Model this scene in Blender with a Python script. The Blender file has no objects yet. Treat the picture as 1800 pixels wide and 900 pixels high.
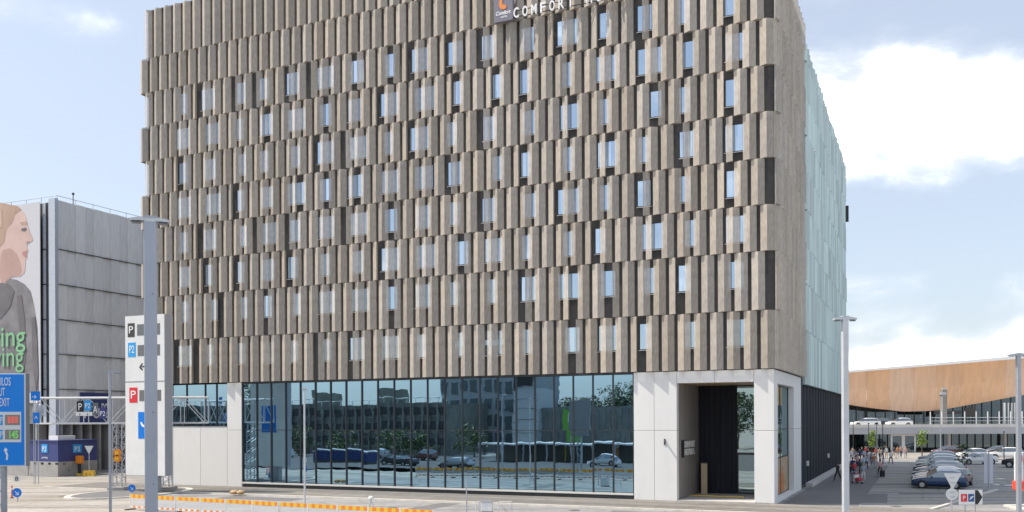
import bpy, bmesh, math, random
from mathutils import Vector, Matrix

# ------------------------------------------------------------------ camera, sky, sun, exposure
scene = bpy.context.scene
COL = scene.collection
RNG = random.Random(7)

FPX, CY, CAM_H = 1628.0, 736.85, 5.9          # focal length and horizon of the photograph (1800 px wide)
ROLL = math.radians(-0.257)
YAW = math.radians(24.054)                     # the hotel front is turned this much

cd = bpy.data.cameras.new("camera")
cd.sensor_width = 36.0
cd.lens = 36.0 * FPX / 1800.0
cd.shift_y = (CY - 450.0) / 1800.0
cd.clip_start, cd.clip_end = 0.5, 12000.0
cam = bpy.data.objects.new("camera", cd)
COL.objects.link(cam)
cam.matrix_world = Matrix.Translation((0, 0, CAM_H)) @ Matrix.Rotation(math.pi / 2, 4, 'X') @ Matrix.Rotation(ROLL, 4, 'Z')
scene.camera = cam

SUN_AZ, SUN_EL = math.radians(66.0), math.radians(55.0)
RX = Vector((math.cos(YAW), -math.sin(YAW), 0))      # along the hotel front, to the right
RB = Vector((math.sin(YAW), math.cos(YAW), 0))       # into the hotel
sh = -RX * math.sin(SUN_AZ) - RB * math.cos(SUN_AZ)
to_sun = Vector((sh.x * math.cos(SUN_EL), sh.y * math.cos(SUN_EL), math.sin(SUN_EL)))
sl = bpy.data.lights.new("sun", 'SUN')
sl.energy, sl.angle, sl.color = 4.5, math.radians(0.55), (1.0, 0.93, 0.82)
sun = bpy.data.objects.new("sun", sl)
COL.objects.link(sun)
sun.rotation_euler = to_sun.to_track_quat('Z', 'Y').to_euler()

scene.view_settings.view_transform = 'Standard'
scene.view_settings.look = 'None'
scene.view_settings.exposure = 0.22
scene.view_settings.gamma = 1.0
scene.view_settings.use_curve_mapping = False
scene.cycles.max_bounces = 8
scene.cycles.transparent_max_bounces = 12
scene.cycles.use_denoising = True

SKY_STRENGTH = 0.15
world = bpy.data.worlds.new("World")
scene.world = world
world.use_nodes = True
wt = world.node_tree
wt.nodes.clear()


def N(t, kind, **kw):
    n = t.nodes.new(kind)
    for k, v in kw.items():
        setattr(n, k, v)
    return n


def math_node(t, op, a, b=None, c=None, clamp=False):
    n = N(t, 'ShaderNodeMath', operation=op, use_clamp=clamp)
    for i, v in enumerate((a, b, c)):
        if v is None:
            continue
        if isinstance(v, (int, float)):
            n.inputs[i].default_value = v
        else:
            t.links.new(v, n.inputs[i])
    return n.outputs[0]


def sky_dir(px, py):
    return Vector(((px - 900) / FPX, 1.0, (CY - py) / FPX)).normalized()


out = N(wt, 'ShaderNodeOutputWorld')
bg = N(wt, 'ShaderNodeBackground')
bg.inputs['Strength'].default_value = SKY_STRENGTH
sky = N(wt, 'ShaderNodeTexSky', sky_type='NISHITA', sun_disc=False)
sky.sun_elevation = SUN_EL
sky.sun_rotation = math.atan2(to_sun.x, to_sun.y)
sky.altitude = 20
sky.air_density, sky.dust_density, sky.ozone_density = 1.0, 2.2, 1.3
tc = N(wt, 'ShaderNodeTexCoord')
# softly whitened air, as on a bright hazy summer day
wash = N(wt, 'ShaderNodeMix', data_type='RGBA')
wash.inputs[0].default_value = 0.45
wt.links.new(sky.outputs[0], wash.inputs[6])
wash.inputs[7].default_value = (5.5, 5.95, 6.6, 1)
# cloud density: noise in direction space, thicker in a few banks
mp = N(wt, 'ShaderNodeMapping')
mp.inputs['Scale'].default_value = (1.0, 1.0, 2.1)
wt.links.new(tc.outputs['Generated'], mp.inputs[0])
n1 = N(wt, 'ShaderNodeTexNoise')
n1.inputs['Scale'].default_value = 4.2
n1.inputs['Detail'].default_value = 9
n1.inputs['Roughness'].default_value = 0.56
n1.inputs['Distortion'].default_value = 0.35
wt.links.new(mp.outputs[0], n1.inputs['Vector'])
n2 = N(wt, 'ShaderNodeTexNoise')
n2.inputs['Scale'].default_value = 17.0
n2.inputs['Detail'].default_value = 6
wt.links.new(mp.outputs[0], n2.inputs['Vector'])


def bank(px, py, rx, ry, amount):
    """a soft elliptical cloud bank round a direction"""
    d = sky_dir(px, py)
    right = Vector((d.y, -d.x, 0)).normalized()
    up = right.cross(d)
    vals = []
    for ax, r in ((right, rx), (up, ry)):
        dp = N(wt, 'ShaderNodeVectorMath', operation='DOT_PRODUCT')
        wt.links.new(tc.outputs['Generated'], dp.inputs[0])
        dp.inputs[1].default_value = ax
        q = math_node(wt, 'DIVIDE', dp.outputs['Value'], r / FPX)
        vals.append(math_node(wt, 'MULTIPLY', q, q))
    fr = N(wt, 'ShaderNodeVectorMath', operation='DOT_PRODUCT')
    wt.links.new(tc.outputs['Generated'], fr.inputs[0])
    fr.inputs[1].default_value = d
    facing = math_node(wt, 'GREATER_THAN', fr.outputs['Value'], 0.2)
    e = math_node(wt, 'EXPONENT', math_node(wt, 'MULTIPLY', math_node(wt, 'ADD', vals[0], vals[1]), -1.0))
    return math_node(wt, 'MULTIPLY', math_node(wt, 'MULTIPLY', e, facing), amount)


dens = math_node(wt, 'ADD', math_node(wt, 'MULTIPLY_ADD', n1.outputs['Fac'], 1.65, -0.34), math_node(wt, 'MULTIPLY', math_node(wt, 'SUBTRACT', n2.outputs['Fac'], 0.5), 0.16))
for b in ((1490, 150, 170, 125, 0.44), (1730, 185, 165, 105, 0.48), (60, 20, 150, 40, 0.27), (1690, 620, 120, 42, 0.34),
          (1540, 640, 120, 24, 0.26), (170, 350, 180, 26, 0.10), (1800, 600, 60, 30, 0.2), (900, -350, 700, 120, 0.16), (2400, 250, 350, 160, 0.22), (90, 250, 220, 120, -0.22), (1620, 420, 300, 80, -0.22), (1760, 20, 130, 45, -0.15)):  # banks above and right of the view are unseen cloud added for fill light
    dens = math_node(wt, 'ADD', dens, bank(*b))
cov = N(wt, 'ShaderNodeMapRange', interpolation_type='SMOOTHSTEP')
wt.links.new(dens, cov.inputs[0])
cov.inputs[1].default_value, cov.inputs[2].default_value = 0.50, 1.02
cloud_col = N(wt, 'ShaderNodeMix', data_type='RGBA')
covp = math_node(wt, 'POWER', cov.outputs[0], 1.25)
thick = math_node(wt, 'ADD', math_node(wt, 'MULTIPLY', cov.outputs[0], 0.75), math_node(wt, 'MULTIPLY_ADD', n2.outputs['Fac'], 1.1, -0.75), clamp=True)
wt.links.new(thick, cloud_col.inputs[0])
cloud_col.inputs[6].default_value = (7.4, 7.5, 7.8, 1)
cloud_col.inputs[7].default_value = (16.0, 15.7, 15.2, 1)
mixc = N(wt, 'ShaderNodeMix', data_type='RGBA')
wt.links.new(covp, mixc.inputs[0])
wt.links.new(wash.outputs[2], mixc.inputs[6])
wt.links.new(cloud_col.outputs[2], mixc.inputs[7])
wt.links.new(mixc.outputs[2], bg.inputs['Color'])
wt.links.new(bg.outputs[0], out.inputs[0])

# ------------------------------------------------------------------ helpers: places


def P(px, py, depth):
    """world point seen at this pixel of the photograph, at a given depth"""
    u, v = px - 900.0, py - CY
    u0 = u * math.cos(ROLL) + v * math.sin(ROLL)
    v0 = -u * math.sin(ROLL) + v * math.cos(ROLL)
    return Vector((u0 / FPX * depth, depth, CAM_H - v0 / FPX * depth))


def G(px, py, z=0.0):
    """ground point seen at this pixel"""
    u, v = px - 900.0, py - CY
    v0 = -u * math.sin(ROLL) + v * math.cos(ROLL)
    p = P(px, py, FPX * (CAM_H - z) / v0)
    return Vector((p.x, p.y, z))


CORNER = Vector((17.732, 62.603, 0))


def local(p):
    d = Vector(p) - CORNER
    return Vector((d.dot(RX), d.dot(RB), d.z))


def world_of(x, y, z=0.0):
    """hotel frame (x along the front to the right, y into the building) to world"""
    return CORNER + RX * x + RB * y + Vector((0, 0, z))


def front_x(px, py=500.0, y=0.0):
    """hotel-frame x where the sight line of a pixel meets the plane y"""
    d = P(px, py, 1.0) - Vector((0, 0, CAM_H))
    o = local((0, 0, CAM_H))
    dl = Vector((d.dot(RX), d.dot(RB), d.z))
    k = (y - o.y) / dl.y
    return o.x + dl.x * k


def front_z(px, py, y=0.0):
    d = P(px, py, 1.0) - Vector((0, 0, CAM_H))
    o = local((0, 0, CAM_H))
    dl = Vector((d.dot(RX), d.dot(RB), d.z))
    k = (y - o.y) / dl.y
    return CAM_H + dl.z * k


def gable_y(px, py=700.0, x=0.0):
    d = P(px, py, 1.0) - Vector((0, 0, CAM_H))
    o = local((0, 0, CAM_H))
    dl = Vector((d.dot(RX), d.dot(RB), d.z))
    k = (x - o.x) / dl.x
    return o.y + dl.y * k


# ------------------------------------------------------------------ helpers: materials
MATS = {}


def mat(name, color, rough=0.6, metal=0.0, vary=0.0, nscale=3.0, bump=0.0, bscale=40.0, per_object=0.0, spec=0.5,
        stretch=None, emit=0.0, dirt=None):
    if name in MATS:
        return MATS[name]
    m = bpy.data.materials.new(name)
    m.use_nodes = True
    t = m.node_tree
    b = t.nodes['Principled BSDF']
    b.inputs['Roughness'].default_value = rough
    b.inputs['Metallic'].default_value = metal
    b.inputs['Specular IOR Level'].default_value = spec
    col = (*color, 1)
    sock = None
    tcn = N(t, 'ShaderNodeTexCoord')
    vec = tcn.outputs['Object']
    if stretch:
        mpn = N(t, 'ShaderNodeMapping')
        mpn.inputs['Scale'].default_value = stretch
        t.links.new(vec, mpn.inputs[0])
        vec = mpn.outputs[0]
    if vary > 0:
        nz = N(t, 'ShaderNodeTexNoise')
        nz.inputs['Scale'].default_value = nscale
        nz.inputs['Detail'].default_value = 7
        nz.inputs['Roughness'].default_value = 0.6
        t.links.new(vec, nz.inputs['Vector'])
        mx = N(t, 'ShaderNodeMix', data_type='RGBA')
        mr = N(t, 'ShaderNodeMapRange')
        t.links.new(nz.outputs['Fac'], mr.inputs[0])
        mr.inputs[1].default_value, mr.inputs[2].default_value = 0.3, 0.7
        t.links.new(mr.outputs[0], mx.inputs[0])
        mx.inputs[6].default_value = tuple(max(0, c * (1 - vary)) for c in color) + (1,)
        mx.inputs[7].default_value = tuple(min(1, c * (1 + vary)) for c in color) + (1,)
        sock = mx.outputs[2]
    if dirt:
        dcol, dscale, lo, hi = dirt
        nd = N(t, 'ShaderNodeTexNoise')
        nd.inputs['Scale'].default_value = dscale
        nd.inputs['Detail'].default_value = 8
        nd.inputs['Roughness'].default_value = 0.65
        t.links.new(vec, nd.inputs['Vector'])
        mr2 = N(t, 'ShaderNodeMapRange', interpolation_type='SMOOTHSTEP')
        t.links.new(nd.outputs['Fac'], mr2.inputs[0])
        mr2.inputs[1].default_value, mr2.inputs[2].default_value = lo, hi
        mx2 = N(t, 'ShaderNodeMix', data_type='RGBA')
        t.links.new(mr2.outputs[0], mx2.inputs[0])
        if sock is None:
            mx2.inputs[6].default_value = col
        else:
            t.links.new(sock, mx2.inputs[6])
        mx2.inputs[7].default_value = (*dcol, 1)
        sock = mx2.outputs[2]
    if per_object > 0:
        oi = N(t, 'ShaderNodeObjectInfo')
        gi = N(t, 'ShaderNodeNewGeometry')
        rnd = math_node(t, 'FRACT', math_node(t, 'ADD', oi.outputs['Random'], gi.outputs['Random Per Island']))
        hs = N(t, 'ShaderNodeHueSaturation')
        v = math_node(t, 'MULTIPLY_ADD', rnd, 2 * per_object, 1 - per_object)
        t.links.new(v, hs.inputs['Value'])
        r2 = math_node(t, 'FRACT', math_node(t, 'MULTIPLY', rnd, 17.31))
        t.links.new(math_node(t, 'MULTIPLY_ADD', r2, 0.36, 0.82), hs.inputs['Saturation'])
        if sock is None:
            hs.inputs['Color'].default_value = col
        else:
            t.links.new(sock, hs.inputs['Color'])
        sock = hs.outputs[0]
    if sock is None:
        b.inputs['Base Color'].default_value = col
    else:
        t.links.new(sock, b.inputs['Base Color'])
    if bump > 0:
        nb = N(t, 'ShaderNodeTexNoise')
        nb.inputs['Scale'].default_value = bscale
        nb.inputs['Detail'].default_value = 5
        t.links.new(vec, nb.inputs['Vector'])
        bn = N(t, 'ShaderNodeBump')
        bn.inputs['Strength'].default_value = bump
        bn.inputs['Distance'].default_value = 0.02
        t.links.new(nb.outputs['Fac'], bn.inputs['Height'])
        t.links.new(bn.outputs[0], b.inputs['Normal'])
    if emit > 0:
        b.inputs['Emission Color'].default_value = col
        b.inputs['Emission Strength'].default_value = emit
    MATS[name] = m
    return m


def glass_mat(name, tint, reflect, body, wave=0.0, wscale=0.6, rough=0.01, per_object=False):
    """coated architectural glass: a tinted mirror over a dark or curtained room"""
    if name in MATS:
        return MATS[name]
    m = bpy.data.materials.new(name)
    m.use_nodes = True
    t = m.node_tree
    t.nodes.clear()
    o = N(t, 'ShaderNodeOutputMaterial')
    g = N(t, 'ShaderNodeBsdfGlossy')
    g.inputs['Color'].default_value = (*tint, 1)
    g.inputs['Roughness'].default_value = rough
    d = N(t, 'ShaderNodeBsdfDiffuse')
    d.inputs['Color'].default_value = (*body, 1)
    mx = N(t, 'ShaderNodeMixShader')
    mx.inputs[0].default_value = reflect
    if per_object:
        oi = N(t, 'ShaderNodeObjectInfo')
        rp = N(t, 'ShaderNodeValToRGB')
        e = rp.color_ramp.elements
        e[0].color, e[0].position = (0.02, 0.025, 0.03, 1), 0.0
        e[1].color, e[1].position = (*body, 1), 0.8
        x = rp.color_ramp.elements.new(0.45)
        x.color = (0.06, 0.065, 0.07, 1)
        t.links.new(oi.outputs['Random'], rp.inputs[0])
        # gathered curtains: vertical folds and open halves
        tcn = N(t, 'ShaderNodeTexCoord')
        wv = N(t, 'ShaderNodeTexNoise')
        mpn = N(t, 'ShaderNodeMapping')
        mpn.inputs['Scale'].default_value = (1.7, 1.0, 0.05)
        t.links.new(tcn.outputs['Object'], mpn.inputs[0])
        add = N(t, 'ShaderNodeVectorMath', operation='ADD')
        t.links.new(mpn.outputs[0], add.inputs[0])
        cmb = N(t, 'ShaderNodeCombineXYZ')
        t.links.new(math_node(t, 'MULTIPLY', oi.outputs['Random'], 91.0), cmb.inputs[0])
        t.links.new(cmb.outputs[0], add.inputs[1])
        t.links.new(add.outputs[0], wv.inputs['Vector'])
        wv.inputs['Scale'].default_value = 1.6
        mm = N(t, 'ShaderNodeMix', data_type='RGBA')
        t.links.new(math_node(t, 'GREATER_THAN', wv.outputs['Fac'], 0.5), mm.inputs[0])
        mm.inputs[6].default_value = (0.02, 0.03, 0.045, 1)
        t.links.new(rp.outputs[0], mm.inputs[7])
        t.links.new(mm.outputs[2], d.inputs['Color'])
    if wave > 0:
        tcn = N(t, 'ShaderNodeTexCoord')
        nz = N(t, 'ShaderNodeTexNoise')
        nz.inputs['Scale'].default_value = wscale
        t.links.new(tcn.outputs['Object'], nz.inputs['Vector'])
        bn = N(t, 'ShaderNodeBump')
        bn.inputs['Strength'].default_value = 1.0
        bn.inputs['Distance'].default_value = wave
        t.links.new(nz.outputs['Fac'], bn.inputs['Height'])
        t.links.new(bn.outputs[0], g.inputs['Normal'])
    t.links.new(d.outputs[0], mx.inputs[1])
    t.links.new(g.outputs[0], mx.inputs[2])
    t.links.new(mx.outputs[0], o.inputs[0])
    MATS[name] = m
    return m


def mesh_screen_mat(name, color, see_through, per_object=0.1):
    """perforated or expanded metal: part opaque sheet, part hole"""
    m = mat(name, color, rough=0.6, metal=0.08, vary=0.19, nscale=8.0, stretch=(1, 1, 0.28), per_object=per_object,
            bump=0.25, bscale=60, dirt=((color[0] * .66, color[1] * .67, color[2] * .74), 0.8, 0.5, 0.85))
    t = m.node_tree
    o = [n for n in t.nodes if n.type == 'OUTPUT_MATERIAL'][0]
    b = t.nodes['Principled BSDF']
    tr = N(t, 'ShaderNodeBsdfTransparent')
    mx = N(t, 'ShaderNodeMixShader')
    mx.inputs[0].default_value = see_through
    t.links.new(b.outputs[0], mx.inputs[1])
    t.links.new(tr.outputs[0], mx.inputs[2])
    t.links.new(mx.outputs[0], o.inputs[0])
    return m


# ------------------------------------------------------------------ helpers: meshes and objects
class MB:
    """collects shapes, then links them as one mesh object"""

    def __init__(s):
        s.v, s.f, s.mi, s.cur = [], [], [], 0

    def face(s, pts, mi=None):
        i = len(s.v)
        s.v += [tuple(p) for p in pts]
        s.f.append(tuple(range(i, i + len(pts))))
        s.mi.append(s.cur if mi is None else mi)

    def box(s, x0, x1, y0, y1, z0, z1, mi=None):
        if x0 > x1: x0, x1 = x1, x0
        if y0 > y1: y0, y1 = y1, y0
        if z0 > z1: z0, z1 = z1, z0
        i = len(s.v)
        s.v += [(x0, y0, z0), (x1, y0, z0), (x1, y1, z0), (x0, y1, z0), (x0, y0, z1), (x1, y0, z1), (x1, y1, z1), (x0, y1, z1)]
        for q in ((0, 3, 2, 1), (4, 5, 6, 7), (0, 1, 5, 4), (1, 2, 6, 5), (2, 3, 7, 6), (3, 0, 4, 7)):
            s.f.append(tuple(i + k for k in q))
            s.mi.append(s.cur if mi is None else mi)
        return s

    def prism(s, poly, axis, a, b, mi=None):
        """extrude a 2-D polygon; axis 'z': (x,y), 'y': (x,z), 'x': (y,z)"""
        def pt(p, h):
            return {'z': (p[0], p[1], h), 'y': (p[0], h, p[1]), 'x': (h, p[0], p[1])}[axis]
        n = len(poly)
        i = len(s.v)
        s.v += [pt(p, a) for p in poly] + [pt(p, b) for p in poly]
        m = s.cur if mi is None else mi
        s.f.append(tuple(i + k for k in reversed(range(n)))); s.mi.append(m)
        s.f.append(tuple(i + n + k for k in range(n))); s.mi.append(m)
        for k in range(n):
            s.f.append((i + k, i + (k + 1) % n, i + n + (k + 1) % n, i + n + k)); s.mi.append(m)
        return s

    def tube(s, p, q, r0, r1=None, seg=8, mi=None, square=False):
        p, q = Vector(p), Vector(q)
        r1 = r0 if r1 is None else r1
        d = (q - p).normalized()
        a = Vector((0, 0, 1)) if abs(d.z) < 0.9 else Vector((1, 0, 0))
        u = d.cross(a).normalized(); w = d.cross(u)
        i = len(s.v)
        off = math.pi / 4 if square else 0
        if square: seg = 4
        for c, r in ((p, r0), (q, r1)):
            for k in range(seg):
                an = 2 * math.pi * k / seg + off
                s.v.append(tuple(c + u * math.cos(an) * r + w * math.sin(an) * r))
        m = s.cur if mi is None else mi
        for k in range(seg):
            s.f.append((i + k, i + (k + 1) % seg, i + seg + (k + 1) % seg, i + seg + k)); s.mi.append(m)
        s.f.append(tuple(i + k for k in reversed(range(seg)))); s.mi.append(m)
        s.f.append(tuple(i + seg + k for k in range(seg))); s.mi.append(m)
        return s

    def ball(s, c, rx, ry=None, rz=None, seg=10, rings=6, mi=None):
        ry = rx if ry is None else ry
        rz = rx if rz is None else rz
        i = len(s.v); m = s.cur if mi is None else mi
        for r in range(rings + 1):
            th = math.pi * r / rings
            for k in range(seg):
                ph = 2 * math.pi * k / seg
                s.v.append((c[0] + rx * math.sin(th) * math.cos(ph), c[1] + ry * math.sin(th) * math.sin(ph), c[2] + rz * math.cos(th)))
        for r in range(rings):
            for k in range(seg):
                s.f.append((i + r * seg + k, i + (r + 1) * seg + k, i + (r + 1) * seg + (k + 1) % seg, i + r * seg + (k + 1) % seg)); s.mi.append(m)
        return s

    def mesh(s, name, mats, smooth=False):
        me = bpy.data.meshes.new(name)
        me.from_pydata(s.v, [], s.f)
        ms = mats if isinstance(mats, (list, tuple)) else [mats]
        for m in ms:
            me.materials.append(m)
        if len(ms) > 1:
            me.polygons.foreach_set('material_index', s.mi)
        bm = bmesh.new(); bm.from_mesh(me)
        bmesh.ops.remove_doubles(bm, verts=bm.verts, dist=1e-5)
        bmesh.ops.recalc_face_normals(bm, faces=bm.faces)
        bm.to_mesh(me); bm.free()
        if smooth:
            for p in me.polygons:
                p.use_smooth = True
        return me

    def build(s, name, mats, parent=None, smooth=False):
        return link(name, s.mesh(name, mats, smooth), parent)


def link(name, me, parent=None):
    o = bpy.data.objects.new(name, me)
    COL.objects.link(o)
    if parent is not None:
        o.parent = parent
    return o


def bevel(o, w=0.02, seg=2):
    m = o.modifiers.new("edge", 'BEVEL')
    m.width, m.segments, m.limit_method = w, seg, 'ANGLE'
    return o


def tag(o, label=None, cat=None, group=None, kind=None):
    if label: o['label'] = label
    if cat: o['category'] = cat
    if group: o['group'] = group
    if kind: o['kind'] = kind
    return o


def thing(name, label, cat, loc=(0, 0, 0), rz=0.0, group=None):
    o = bpy.data.objects.new(name, None)
    o.empty_display_size = 0.3
    COL.objects.link(o)
    o.location = loc
    o.rotation_euler = (0, 0, rz)
    return tag(o, label, cat, group)


def copy_tree(o, parent=None):
    c = o.copy()
    COL.objects.link(c)
    if parent is not None:
        c.parent = parent
    for ch in list(o.children):
        copy_tree(ch, c)
    return c


_TXT = {}


def text_mesh(s, size, depth=0.01, bold=0.0, squeeze=1.0, shear=0.0):
    """a word as solid letters: width along +x, height along +z, facing -y; origin bottom left"""
    key = (s, size, depth, bold, squeeze, shear)
    if key in _TXT:
        return _TXT[key]
    cu = bpy.data.curves.new("letters", 'FONT')
    cu.body, cu.size, cu.extrude, cu.offset, cu.shear = s, size, depth / 2, bold, shear
    cu.resolution_u = 3
    o = bpy.data.objects.new("letters", cu)
    COL.objects.link(o)
    bpy.context.view_layer.update()
    me = bpy.data.meshes.new_from_object(o.evaluated_get(bpy.context.evaluated_depsgraph_get()))
    bpy.data.objects.remove(o)
    for v in me.vertices:
        x, y, z = v.co
        v.co = (x * squeeze, -z, y)
    me.update()
    _TXT[key] = me
    return me


def text(s, size, material, parent, loc, name="lettering", width=None, center=False, depth=0.01, bold=0.0, shear=0.0):
    me = text_mesh(s, size, depth, bold, 1.0, shear).copy()
    xs = [v.co.x for v in me.vertices]
    w = max(xs) - min(xs)
    k = 1.0 if width is None else width / w
    for v in me.vertices:
        v.co.x = (v.co.x - min(xs)) * k - (w * k / 2 if center else 0)
    me.materials.clear()
    me.materials.append(material)
    o = link(name, me, parent)
    o.location = loc
    return o
# ------------------------------------------------------------------ materials
M_BRONZE = mesh_screen_mat("bronze_mesh", (0.66, 0.585, 0.495), 0.40, 0.15)
M_CLAD = mat("dark_cladding", (0.05, 0.047, 0.046), rough=0.7, vary=0.2)
M_FRAME = mat("window_frame_metal", (0.045, 0.047, 0.052), rough=0.4, metal=0.3)
M_CONC = mat("white_concrete", (0.76, 0.75, 0.73), rough=0.75, vary=0.03, nscale=0.9, bump=0.12, bscale=9, per_object=0.025,
             stretch=(1, 1, 0.4), dirt=((0.66, 0.645, 0.61), 0.5, 0.54, 0.82))
M_JOINT = mat("joint_shadow", (0.18, 0.18, 0.18), rough=0.9)
M_GLASS = glass_mat("curtain_glass", (0.40, 0.63, 0.80), 0.84, (0.012, 0.02, 0.024), wave=0.0036, wscale=0.5)
M_ROOM = glass_mat("room_glass", (0.70, 0.85, 1.0), 0.64, (0.68, 0.69, 0.70), wave=0.001, wscale=0.8, per_object=True)
M_ALU = mat("aluminium", (0.55, 0.56, 0.58), rough=0.35, metal=0.8)
M_SILL = mat("pale_sill", (0.66, 0.65, 0.63), rough=0.55)
M_PLINTH = mat("dark_plinth", (0.09, 0.09, 0.09), rough=0.8, vary=0.2)
M_RECESS = mat("recess_cladding", (0.30, 0.28, 0.265), rough=0.55, vary=0.25, nscale=2, stretch=(3, 3, 0.2), per_object=0.06)
M_CHAR = mat("charcoal_panels", (0.026, 0.029, 0.038), rough=0.75, spec=0.15, vary=0.22, nscale=1.5, stretch=(2, 2, 0.15), per_object=0.1)
M_SOFFIT = mat("soffit_bronze", (0.46, 0.32, 0.21), rough=0.5, vary=0.12)
M_PORCH = mat("porch_concrete", (0.52, 0.50, 0.48), rough=0.8, vary=0.1, nscale=0.8, dirt=((0.36, 0.35, 0.34), 1.1, 0.5, 0.75))
M_WHITE = mat("white_paint", (0.82, 0.82, 0.81), rough=0.4)
M_LETTER = mat("white_letters", (0.90, 0.90, 0.90), rough=0.35)
M_BLACK = mat("black_paint", (0.02, 0.02, 0.022), rough=0.45)
M_ROOF = mat("roof_felt", (0.10, 0.10, 0.11), rough=0.9)
M_LAMEL = mat("green_glass_lamella", (0.56, 0.68, 0.655), rough=0.3, vary=0.14, nscale=1.0, stretch=(1, 1, 0.2), per_object=0.2)

# ------------------------------------------------------------------ the hotel
hotel = thing("hotel_building", "large hotel block clad in staggered folded bronze mesh panels above a glazed white ground floor", "hotel", CORNER, -YAW)
PITCH, LEN = 1.141, 56.0
Z = [43.6, 39.14, 36.0, 32.87, 29.74, 26.6, 23.47, 20.34, 17.2, 13.22, 9.24]      # roof edge, then the foot of every row
G_TOP = 38.2

b = MB()
b.box(-LEN, -0.02, 0.02, 16.2, 9.26, G_TOP - 0.4)
b.build("wall", M_CLAD, hotel)
b = MB()
b.box(-LEN, -1.0, 0.02, 0.7, G_TOP - 0.38, Z[0] - 0.05)
b.build("parapet", M_CLAD, hotel)
b = MB()
b.box(-LEN, -0.62, 16.22, 59.0, 9.26, 37.0)
b.build("rear_wall", M_CLAD, hotel)
b = MB()
b.box(-LEN - 0.05, 0.0, 0.72, 16.1, G_TOP - 0.38, G_TOP - 0.3)
b.box(-LEN - 0.02, -0.9, -0.10, 0.72, Z[0] - 0.04, Z[0] + 0.05)
b.build("roof", M_ROOF, hotel)
b = MB()
b.box(-55.8, -6.72, 0.62, 58.8, 0.02, 9.2)
b.box(-6.70, -0.62, 7.3, 58.8, 0.02, 9.2)
b.build("ground_floor_core", M_CLAD, hotel)

# -- folded mesh panels
D0, D1, PB, PC = 0.22, 0.49, 0.48, 0.885


def fold(mb, kind, h, ox=0.0, oz=0.0, swap=False, oy=0.0):
    """one folded panel: sheet in front, small side returns, closed head and foot"""
    def q(x, y, z):
        return (ox - y, oy + x, oz + z) if swap else (ox + x, oy + y, oz + z)
    A, Bp, C = (0, -D0), (PB, -D1), (PC, -D0)
    if kind == 'F':
        prof = [(0.0, -D0 + 0.10), A, Bp, C, (PC, -D0 + 0.10)]
    elif kind == 'L':
        prof = [(0.0, -D0 + 0.10), A, Bp, (PB + 0.02, -D1 + 0.04), (PB - 0.01, -D0)]
    else:
        prof = [(PB + 0.02, -D0), (PB, -D1 + 0.03), Bp, C, (PC, -D0 + 0.10)]
    for (p0, p1) in zip(prof, prof[1:]):
        mb.face([q(p0[0], p0[1], 0), q(p1[0], p1[1], 0), q(p1[0], p1[1], h), q(p0[0], p0[1], h)])
    for zz in (0.0, h):
        mb.face([q(p[0], p[1], zz) for p in prof])


L_CUT = {2: [346.7, 713, 778, 967, 1044, 1263], 3: [465, 660, 791.7, 859, 907.5, 1110, 1192.5],
         4: [297, 549, 714, 994, 1265], 5: [410, 521.7, 619, 907, 1059, 1280], 6: [348, 971, 1266],
         7: [357, 410, 503, 662, 1034, 1142], 8: [367, 997.5, 1183], 9: [306, 340, 1115]}
R_CUT = {2: [420, 456, 512.5, 551, 632, 694, 853, 1132], 3: [581.7], 4: [612.5, 855, 1161], 5: [582, 797, 1202],
         6: [458, 513, 614, 697, 853, 1134], 7: [822], 8: [478, 698, 928, 1082], 9: [566, 627, 1017]}
WIN = {2: [(318, 330), (355, 378), (417, 431), (457, 473), (505, 525), (558, 587), (617, 640), (677, 694), (725, 751), (788, 813),
           (848, 872), (917, 938), (981, 1017), (1056, 1071), (1122, 1145), (1196, 1207), (1275, 1293)],
       3: [(312, 333), (363, 385), (417, 428), (458, 480), (507, 537), (563, 582), (612, 635), (670, 700), (730, 762), (798, 814),
           (867, 884), (915, 931), (989, 1006), (1049, 1083), (1122, 1139), (1148, 1161), (1203, 1219), (1276, 1307)],
       4: [(316, 331), (360, 380), (420, 432), (457, 473), (512, 528), (559, 587), (616, 645), (676, 691), (722, 753), (786, 803),
           (850, 872), (918, 940), (986, 1019), (1055, 1071), (1146, 1162), (1200, 1208), (1277, 1295)],
       5: [(313, 335), (363, 388), (418, 429), (460, 480), (506, 537), (563, 582), (612, 638), (672, 700), (730, 761), (789, 811),
           (866, 883), (917, 933), (991, 1008), (1052, 1086), (1124, 1140), (1196, 1219), (1276, 1308)],
       6: [(317, 331), (359, 381), (422, 434), (462, 485), (510, 528), (561, 588), (617, 646), (677, 698), (731, 756), (791, 809),
           (849, 873), (920, 942), (982, 1018), (1056, 1071), (1122, 1143), (1199, 1210), (1279, 1297)],
       7: [(316, 334), (362, 374), (419, 429), (461, 483), (507, 524), (564, 581), (619, 638), (671, 701), (732, 764), (801, 823),
           (853, 884), (919, 933), (991, 1009), (1050, 1063), (1129, 1166), (1206, 1222), (1277, 1312)],
       8: [(321, 332), (371, 383), (425, 434), (465, 478), (517, 528), (562, 589), (619, 648), (679, 698), (731, 756), (791, 808),
           (857, 873), (918, 941), (982, 1021), (1057, 1081), (1134, 1150), (1196, 1211), (1281, 1307)],
       9: [(314, 337), (365, 374), (423, 429), (461, 483), (512, 524), (569, 583), (617, 641), (672, 701), (734, 749), (801, 814),
           (852, 886), (921, 934), (994, 1019), (1054, 1083), (1126, 1145), (1206, 1222), (1279, 1308)]}


def row_start(r, k):
    return (0.83 if r % 2 else 1.43) + k * PITCH


def row_py(r, px):
    zc = (Z[r] + Z[r + 1]) / 2
    x = front_x(px, 400)
    w = world_of(x, 0)
    return CY - (zc - CAM_H) / w.y * FPX


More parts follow.
